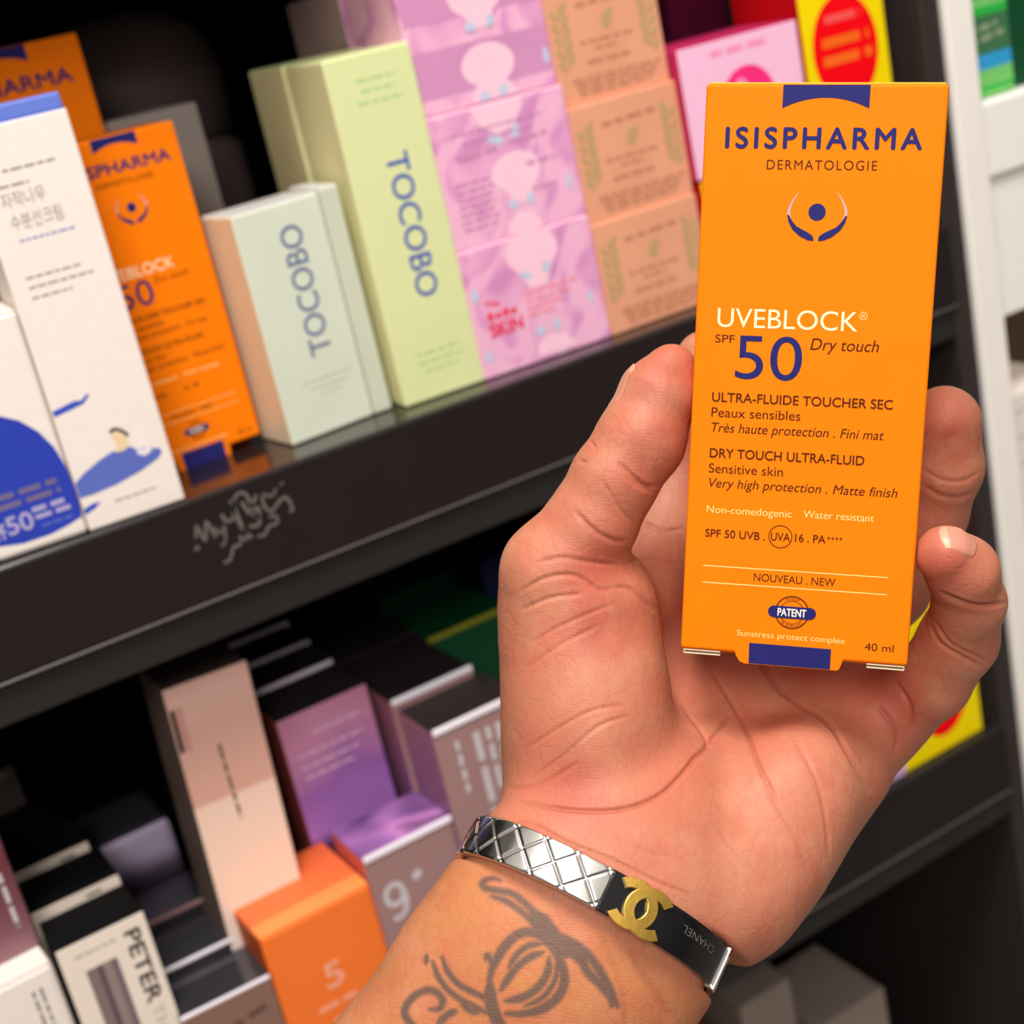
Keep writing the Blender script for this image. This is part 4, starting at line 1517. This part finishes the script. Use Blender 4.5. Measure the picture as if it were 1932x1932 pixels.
for pts, wd in TAT:
    d, par = seg_dist(PXY[sel], pts)
    w_ = wd * 1.3 * (0.55 + 0.45 * np.clip(np.minimum(par, 1 - par) * 6, 0, 1))
    tat[sel] = np.maximum(tat[sel], np.clip((w_ + 3.5 - d) / 7.0, 0, 1))

# where the skin is pinker (palm, finger pads; shade painted in on the thumb) or browner (back of the hand, forearm)
axis_ = np.array([0.56, -0.83])
arm = np.clip((-(PXY - np.array([1110, 1690])) @ axis_ + 20) / 110.0, 0, 1)
back = np.clip((0.45 - FACING) / 0.6, 0, 1)
pink_and_shade = np.zeros(len(HV_))
for (x, y), r_ in (((1275, 740), 85), ((1245, 810), 80), ((1205, 880), 60), ((1770, 830), 90), ((1780, 1060), 60), ((1130, 1060), 60), ((1120, 1160), 70), ((1700, 1330), 70), ((1080, 1480), 60)):
    pink_and_shade = np.maximum(pink_and_shade, np.exp(-((PXY[:, 0] - x) ** 2 + (PXY[:, 1] - y) ** 2) / r_ ** 2))

wrist = J(1115, 1735, 350)
WORLD = (HV2 - wrist) / 1000.0 @ CAM_ROT
me = bpy.data.meshes.new('arm_and_hand')
me.vertices.add(len(WORLD))
me.vertices.foreach_set('co', WORLD.astype(np.float32).ravel())
me.loops.add(HQ.size)
me.loops.foreach_set('vertex_index', HQ.astype(np.int32).ravel())
me.polygons.add(len(HQ))
me.polygons.foreach_set('loop_start', np.arange(0, HQ.size, 4, dtype=np.int32))
me.polygons.foreach_set('use_smooth', np.ones(len(HQ), bool))
me.update(calc_edges=True)
me.validate()
for nm, arr in (('ink', tat), ('flush', flush), ('arm', arm), ('back', back), ('pink', pink_and_shade)):
    at = me.attributes.new(nm, 'FLOAT', 'POINT')
    at.data.foreach_set('value', arr.astype(np.float32))

skin = bpy.data.materials.new('skin')
skin.use_nodes = True
nt = skin.node_tree
bs = nt.nodes['Principled BSDF']
bs.inputs['Roughness'].default_value = 0.52
bs.inputs['Specular IOR Level'].default_value = 0.32
bs.inputs['Subsurface Weight'].default_value = 0.12
bs.inputs['Subsurface Radius'].default_value = (1.0, 0.35, 0.2)
bs.inputs['Subsurface Scale'].default_value = 0.0022


def node(t, **kw):
    n = nt.nodes.new(t)
    for k_, v_ in kw.items():
        setattr(n, k_, v_)
    return n


def attr(nm):
    n = node('ShaderNodeAttribute', attribute_name=nm)
    return n.outputs['Fac']


def mix(fac, a, b, blend='MIX'):
    n = node('ShaderNodeMix', data_type='RGBA', blend_type=blend)
    for sock, val in ((n.inputs['Factor'], fac), (n.inputs['A'], a), (n.inputs['B'], b)):
        if hasattr(val, 'is_output') or hasattr(val, 'links'):
            nt.links.new(val, sock)
        else:
            sock.default_value = val
    return n.outputs['Result']


def scaled(sock, k_):
    n = node('ShaderNodeMath', operation='MULTIPLY')
    nt.links.new(sock, n.inputs[0])
    n.inputs[1].default_value = k_
    return n.outputs[0]


tc = node('ShaderNodeTexCoord')
nz = node('ShaderNodeTexNoise')
nz.inputs['Scale'].default_value = 110
nz.inputs['Detail'].default_value = 4
nt.links.new(tc.outputs['Object'], nz.inputs['Vector'])
nz2 = node('ShaderNodeTexNoise')
nz2.inputs['Scale'].default_value = 420
nz2.inputs['Detail'].default_value = 2
nt.links.new(tc.outputs['Object'], nz2.inputs['Vector'])
PALM_C, PINK_SHADE_C, ARM_C, BACK_C, FOLD_C, INK_C = rgb(192, 120, 91), rgb(178, 90, 69), rgb(200, 129, 81), rgb(184, 124, 84), rgb(140, 62, 44), rgb(84, 78, 73)
c_ = mix(attr('pink'), PALM_C, PINK_SHADE_C)
c_ = mix(attr('arm'), c_, ARM_C)
c_ = mix(attr('back'), c_, BACK_C)
c_ = mix(scaled(attr('flush'), 0.55), c_, FOLD_C)
mot = node('ShaderNodeMapRange')
mot.inputs['From Min'].default_value = 0.35
mot.inputs['From Max'].default_value = 0.7
mot.inputs['To Min'].default_value = 0.0
mot.inputs['To Max'].default_value = 0.5
nt.links.new(nz.outputs['Fac'], mot.inputs['Value'])
c_ = mix(mot.outputs['Result'], c_, rgb(200, 102, 80))
BASE_NODE = c_
# fine skin grain: ridges plus pores
wv = node('ShaderNodeTexWave', wave_type='BANDS', bands_direction='DIAGONAL')
wv.inputs['Scale'].default_value = 520
wv.inputs['Distortion'].default_value = 9
wv.inputs['Detail'].default_value = 2
wv.inputs['Detail Scale'].default_value = 0.6
nt.links.new(tc.outputs['Object'], wv.inputs['Vector'])
ad = node('ShaderNodeMath', operation='MULTIPLY_ADD')
nt.links.new(wv.outputs['Fac'], ad.inputs[0])
ad.inputs[1].default_value = 0.22
nt.links.new(nz2.outputs['Fac'], ad.inputs[2])
bp = node('ShaderNodeBump')
bp.inputs['Strength'].default_value = 0.2
bp.inputs['Distance'].default_value = 0.0004
# fine crossing skin lines
vo = node('ShaderNodeTexVoronoi', feature='DISTANCE_TO_EDGE')
vo.inputs['Scale'].default_value = 330
mpv = node('ShaderNodeMapping')
mpv.inputs['Scale'].default_value = (1.0, 0.6, 0.45)
mpv.inputs['Rotation'].default_value = (0.3, 0.5, 0.4)
nzv = node('ShaderNodeMix', data_type='RGBA', blend_type='ADD')
nzv.inputs['Factor'].default_value = 0.006
nt.links.new(tc.outputs['Object'], nzv.inputs['A'])
nt.links.new(nz.outputs['Color'], nzv.inputs['B'])
nt.links.new(nzv.outputs['Result'], mpv.inputs['Vector'])
nt.links.new(mpv.outputs['Vector'], vo.inputs['Vector'])
vr = node('ShaderNodeMapRange', interpolation_type='SMOOTHSTEP')
vr.inputs['From Max'].default_value = 0.12
vr.inputs['To Min'].default_value = 0.0
vr.inputs['To Max'].default_value = 1.0
nt.links.new(vo.outputs['Distance'], vr.inputs['Value'])
inv = node('ShaderNodeMapRange')
inv.inputs['To Min'].default_value = 0.09
inv.inputs['To Max'].default_value = 0.0
nt.links.new(vr.outputs['Result'], inv.inputs['Value'])
nz3 = node('ShaderNodeTexNoise')
nz3.inputs['Scale'].default_value = 48
nz3.inputs['Detail'].default_value = 5
nz3.inputs['Roughness'].default_value = 0.65
nt.links.new(tc.outputs['Object'], nz3.inputs['Vector'])
blo = node('ShaderNodeMapRange')
blo.inputs['From Min'].default_value = 0.48
blo.inputs['From Max'].default_value = 0.68
blo.inputs['To Max'].default_value = 0.45
nt.links.new(nz3.outputs['Fac'], blo.inputs['Value'])
c_ = mix(blo.outputs['Result'], BASE_NODE, rgb(214, 150, 116), 'MIX')      # paler patches
c_ = mix(inv.outputs['Result'], c_, rgb(160, 84, 62))                      # skin lines
c_ = mix(scaled(attr('ink'), 0.82), c_, INK_C)
nt.links.new(c_, bs.inputs['Base Color'])
ad2 = node('ShaderNodeMath', operation='MULTIPLY_ADD')
nt.links.new(vr.outputs['Result'], ad2.inputs[0])
ad2.inputs[1].default_value = 0.5
nt.links.new(ad.outputs[0], ad2.inputs[2])
nt.links.new(ad2.outputs[0], bp.inputs['Height'])
nt.links.new(bp.outputs['Normal'], bs.inputs['Normal'])

person = link_mesh('person', me, None, [skin])
person.location = cam_pt(wrist / 1000.0)
tag(person, "person's left hand and tattooed forearm gripping the orange carton, bracelet at the wrist", 'person')

# finger nails: thin curved plates set on the finger
m_nail = mat('nail', rgb(206, 134, 110), 0.32, spec=0.5, var=0.02)


def skin_at(p):
    """signed distance of camera millimetre points to the skin (trilinear)"""
    q = (np.asarray(p) - LO) / VOX
    i0 = np.clip(np.floor(q).astype(int), 0, DIM - 2)
    t = q - i0
    r = 0
    for a in (0, 1):
        for b_ in (0, 1):
            for c in (0, 1):
                w = (t[:, 0] if a else 1 - t[:, 0]) * (t[:, 1] if b_ else 1 - t[:, 1]) * (t[:, 2] if c else 1 - t[:, 2])
                r = r + w * H[i0[:, 0] + a, i0[:, 1] + b_, i0[:, 2] + c]
    return r


m_tip = mat('nail_tip', rgb(216, 158, 128), 0.35, spec=0.5, var=0.02)


def nail(c, along, up, width, length, thick=0.5, raise_=0.22):
    """c: root middle; along: towards the tip; up: outward (camera millimetres); the plate follows the finger below it"""
    a = np.array(along, float)
    a /= np.linalg.norm(a)
    u = np.array(up, float)
    u = u - (u @ a) * a
    u /= np.linalg.norm(u)
    s = np.cross(a, u)
    n = 17
    b = MB()
    tops = []
    for i in range(n):
        v = i / (n - 1)
        row = []
        for j in range(n):
            t = -1 + 2 * j / (n - 1)
            vv = v * (1 - 0.14 * t * t) + 0.12 * t * t * (1 - v)       # rounded root and tip
            half = width / 2 * (0.88 + 0.12 * math.sin(math.pi * min(1.0, v * 1.2)))
            p0 = np.array(c) + a * (length * vv) + s * (half * t)
            hs = np.linspace(7, -7, 57)
            d = skin_at(p0[None, :] + u[None, :] * hs[:, None])
            k = int(np.argmax(d < 0.0)) if (d < 0).any() else 28
            hh = hs[k]
            if k > 0 and (d < 0).any():
                f = d[k - 1] / (d[k - 1] - d[k])
                hh = hs[k - 1] + (hs[k] - hs[k - 1]) * f
            row.append((p0, hh))
        tops.append(row)
    hts = np.array([[q[1] for q in r] for r in tops])
    for _ in range(3):      # the plate is stiffer than the flesh
        hts[1:-1, 1:-1] = (hts[1:-1, 1:-1] * 2 + hts[:-2, 1:-1] + hts[2:, 1:-1] + hts[1:-1, :-2] + hts[1:-1, 2:]) / 6
    hts = np.maximum(hts, np.median(hts) - 2.6)
    grids = []
    for lev in (raise_, raise_ - thick):
        g_ = []
        for i in range(n):
            g_.append([b.bm.verts.new(Vector(((tops[i][j][0] + u * (hts[i, j] + lev - (0.3 if i == 0 or j in (0, n - 1) else 0)) - wrist) / 1000.0) @ CAM_ROT)) for j in range(n)])
        grids.append(g_)
    b.mi(m_nail)
    b.mi(m_tip)
    for g_, flip in ((grids[0], False), (grids[1], True)):
        for i in range(n - 1):
            for j in range(n - 1):
                q = [g_[i][j], g_[i][j + 1], g_[i + 1][j + 1], g_[i + 1][j]]
                f = b.bm.faces.new(q[::-1] if flip else q)
                f.smooth = True
                f.material_index = 1 if i >= n - 3 else 0
    rim = [(i, 0) for i in range(n)] + [(n - 1, j) for j in range(1, n)] + [(i, n - 1) for i in range(n - 2, -1, -1)] + [(0, j) for j in range(n - 2, 0, -1)]
    for (i, j), (k_, l_) in zip(rim, rim[1:] + rim[:1]):
        b.bm.faces.new([grids[0][i][j], grids[0][k_][l_], grids[1][k_][l_], grids[1][i][j]]).material_index = 1 if i >= n - 2 else 0
    bmesh.ops.recalc_face_normals(b.bm, faces=b.bm.faces[:])
    return b.build('fingernail', person)


nail(J(1836, 1034, 337.0), (-6.9, -3.5, -3.2), (0.12, -0.68, -0.72), 8.2, 9.0)
nail(J(1166, 778, 352.5), (0.44, -0.90, 0.0), (-0.88, -0.42, 0.12), 10.5, 12.0)

# ------------------------------------------------------------------ bracelet
m_silver = mat('polished_steel', rgb(246, 238, 228), 0.2, metal=1.0, var=0.02)
m_enamel = mat('black_enamel', rgb(16, 14, 15), 0.18, spec=0.6, var=0.1)
m_gold = mat('brushed_gold', rgb(250, 200, 92), 0.36, metal=1.0, var=0.05, scale=500, bump=0.08)
m_etch = mat('etched_grey', rgb(120, 112, 104), 0.4)

brace = empty('bracelet')
tag(brace, 'silver quilted bangle with black section and gold interlocked rings around the wrist', 'bracelet')
bm_ = Matrix.Identity(4)
wx, wy, wz = cam_dir(bx), cam_dir(by), cam_dir(bz)
for i in range(3):
    bm_[i][0], bm_[i][1], bm_[i][2] = wx[i], wy[i], wz[i]
    bm_[i][3] = cam_pt(BC / 1000.0)[i]
brace.matrix_world = bm_
# oval as a superellipse, walked by arc length
NT = 1440
tt = np.linspace(0, 2 * math.pi, NT, endpoint=False)
ex = BEX
oval = np.c_[np.sign(np.cos(tt)) * np.abs(np.cos(tt)) ** (2 / ex) * RA, np.sign(np.sin(tt)) * np.abs(np.sin(tt)) ** (2 / ex) * RB]
sl_ = np.r_[0, np.cumsum(np.linalg.norm(np.diff(np.vstack([oval, oval[:1]]), axis=0), axis=1))]
PER = sl_[-1]
S0 = np.interp(math.pi / 2, np.r_[tt, 2 * math.pi], sl_)      # arc length at the front middle


def oval_at(s):
    """s mm to the RIGHT of the front middle -> point and outward normal (ring plane)"""
    q = (S0 - s) % PER
    x = np.interp(q, sl_, np.r_[oval[:, 0], oval[0, 0]])
    y = np.interp(q, sl_, np.r_[oval[:, 1], oval[0, 1]])
    q2 = (q + 0.25) % PER
    x2 = np.interp(q2, sl_, np.r_[oval[:, 0], oval[0, 0]])
    y2 = np.interp(q2, sl_, np.r_[oval[:, 1], oval[0, 1]])
    tx, ty = x2 - x, y2 - y
    n = math.hypot(tx, ty)
    return np.array([x, y]), np.array([ty / n, -tx / n])


def bpt(s, z, h):
    c, n = oval_at(s)
    q = c + n * h
    return Vector((q[0] / 1000, q[1] / 1000, z / 1000))


def strip(b, s0, s1, hfun, m, ns, nz_, wid=BWID, back=-1.1):
    k = b.mi(m)
    top, bot = [], []
    for i in range(ns + 1):
        s = s0 + (s1 - s0) * i / ns
        top.append([b.bm.verts.new(bpt(s, -wid / 2 + wid * j / nz_, hfun(s, -wid / 2 + wid * j / nz_))) for j in range(nz_ + 1)])
        bot.append([b.bm.verts.new(bpt(s, -wid / 2 + wid * j / nz_, back)) for j in (0, nz_)])
    fs = []
    for i in range(ns):
        for j in range(nz_):
            f = b.bm.faces.new([top[i][j], top[i][j + 1], top[i + 1][j + 1], top[i + 1][j]])
            f.smooth = True
            fs.append(f)
        fs.append(b.bm.faces.new([bot[i][0], top[i][0], top[i + 1][0], bot[i + 1][0]]))
        fs.append(b.bm.faces.new([top[i][nz_], bot[i][1], bot[i + 1][1], top[i + 1][nz_]]))
        fs.append(b.bm.faces.new([bot[i][1], bot[i][0], bot[i + 1][0], bot[i + 1][1]]))
    fs.append(b.bm.faces.new([bot[0][0], bot[0][1]] + top[0][::-1]))
    fs.append(b.bm.faces.new([bot[ns][1], bot[ns][0]] + top[ns]))
    for f in fs:
        f.material_index = k
    bmesh.ops.recalc_face_normals(b.bm, faces=fs)


SPL, SPR = -4.3, 34.5         # black section between these arc lengths


def quilt(s, z):
    """crossed grooves: quilted lozenges"""
    a = ((s + z + 1.2) / 7.8) % 1.0
    c = ((s - z + 1.2) / 7.8) % 1.0
    g = 0.0
    for q in (a, c):
        d = min(q, 1 - q) * 5.5
        g = max(g, math.exp(-(d / 0.26) ** 2))
    edge = max(0.0, abs(z) - BWID / 2 + 0.5) / 0.5
    return 0.9 - 0.42 * g - 0.3 * edge * edge


b = MB()
strip(b, SPR - PER, SPL, quilt, m_silver, 620, 44)
b.build('band', brace)
b = MB()
strip(b, SPL, SPR, lambda s, z: 0.55 - 0.25 * max(0, abs(z) - 4.6) ** 2 * 4, m_enamel, 80, 20)
b.build('black_section', brace)
b = MB()
strip(b, SPR - 0.3, SPR + 1.2, lambda s, z: 1.15, m_silver, 6, 4, BWID + 0.6)
b.build('end_bar', brace)


# gold emblem: two interlocked open rings facing away from each other
def emb(cs, cz, r_out, r_in, a0, a1, h0, h1, b):
    n = 44
    k = b.mi(m_gold)
    R_ = []
    for i in range(n + 1):
        a = math.radians(a0 + (a1 - a0) * i / n)
        row = []
        for rr, hh in ((r_in, h0), (r_in, h1 - 0.1), (r_in + 0.15, h1), (r_out - 0.15, h1), (r_out, h1 - 0.1), (r_out, h0)):
            row.append(b.bm.verts.new(bpt(cs + 1.1 * rr * math.cos(a), cz + rr * math.sin(a), hh)))
        R_.append(row)
    fs = []
    for i in range(n):
        for j in range(6):
            fs.append(b.bm.faces.new([R_[i][j], R_[i][(j + 1) % 6], R_[i + 1][(j + 1) % 6], R_[i + 1][j]]))
    fs.append(b.bm.faces.new(R_[0][::-1]))
    fs.append(b.bm.faces.new(R_[n]))
    for f in fs:
        f.material_index = k
    bmesh.ops.recalc_face_normals(b.bm, faces=fs)


b = MB()
EC = 4.4
TILT = -4
emb(EC - 2.3, 0.0, 5.55, 3.3, -132 + 0, 132, 0.3, 1.50, b)
emb(EC + 2.3, 0.0, 5.55, 3.3, 180 - 132, 180 + 132, 0.3, 1.54, b)
b.build('emblem', brace)
# etched name, upside down to the viewer
b = MB()
pe = Print(b, lambda u, v, lv: bpt(u * 1000, v * 1000, 0.62))
pe.text('CHANEL', 27.0, 2.4, m_etch, u1=11.5, cap=1.7, rot=180, offset=-0.012)
b.build('etched_lettering', brace)
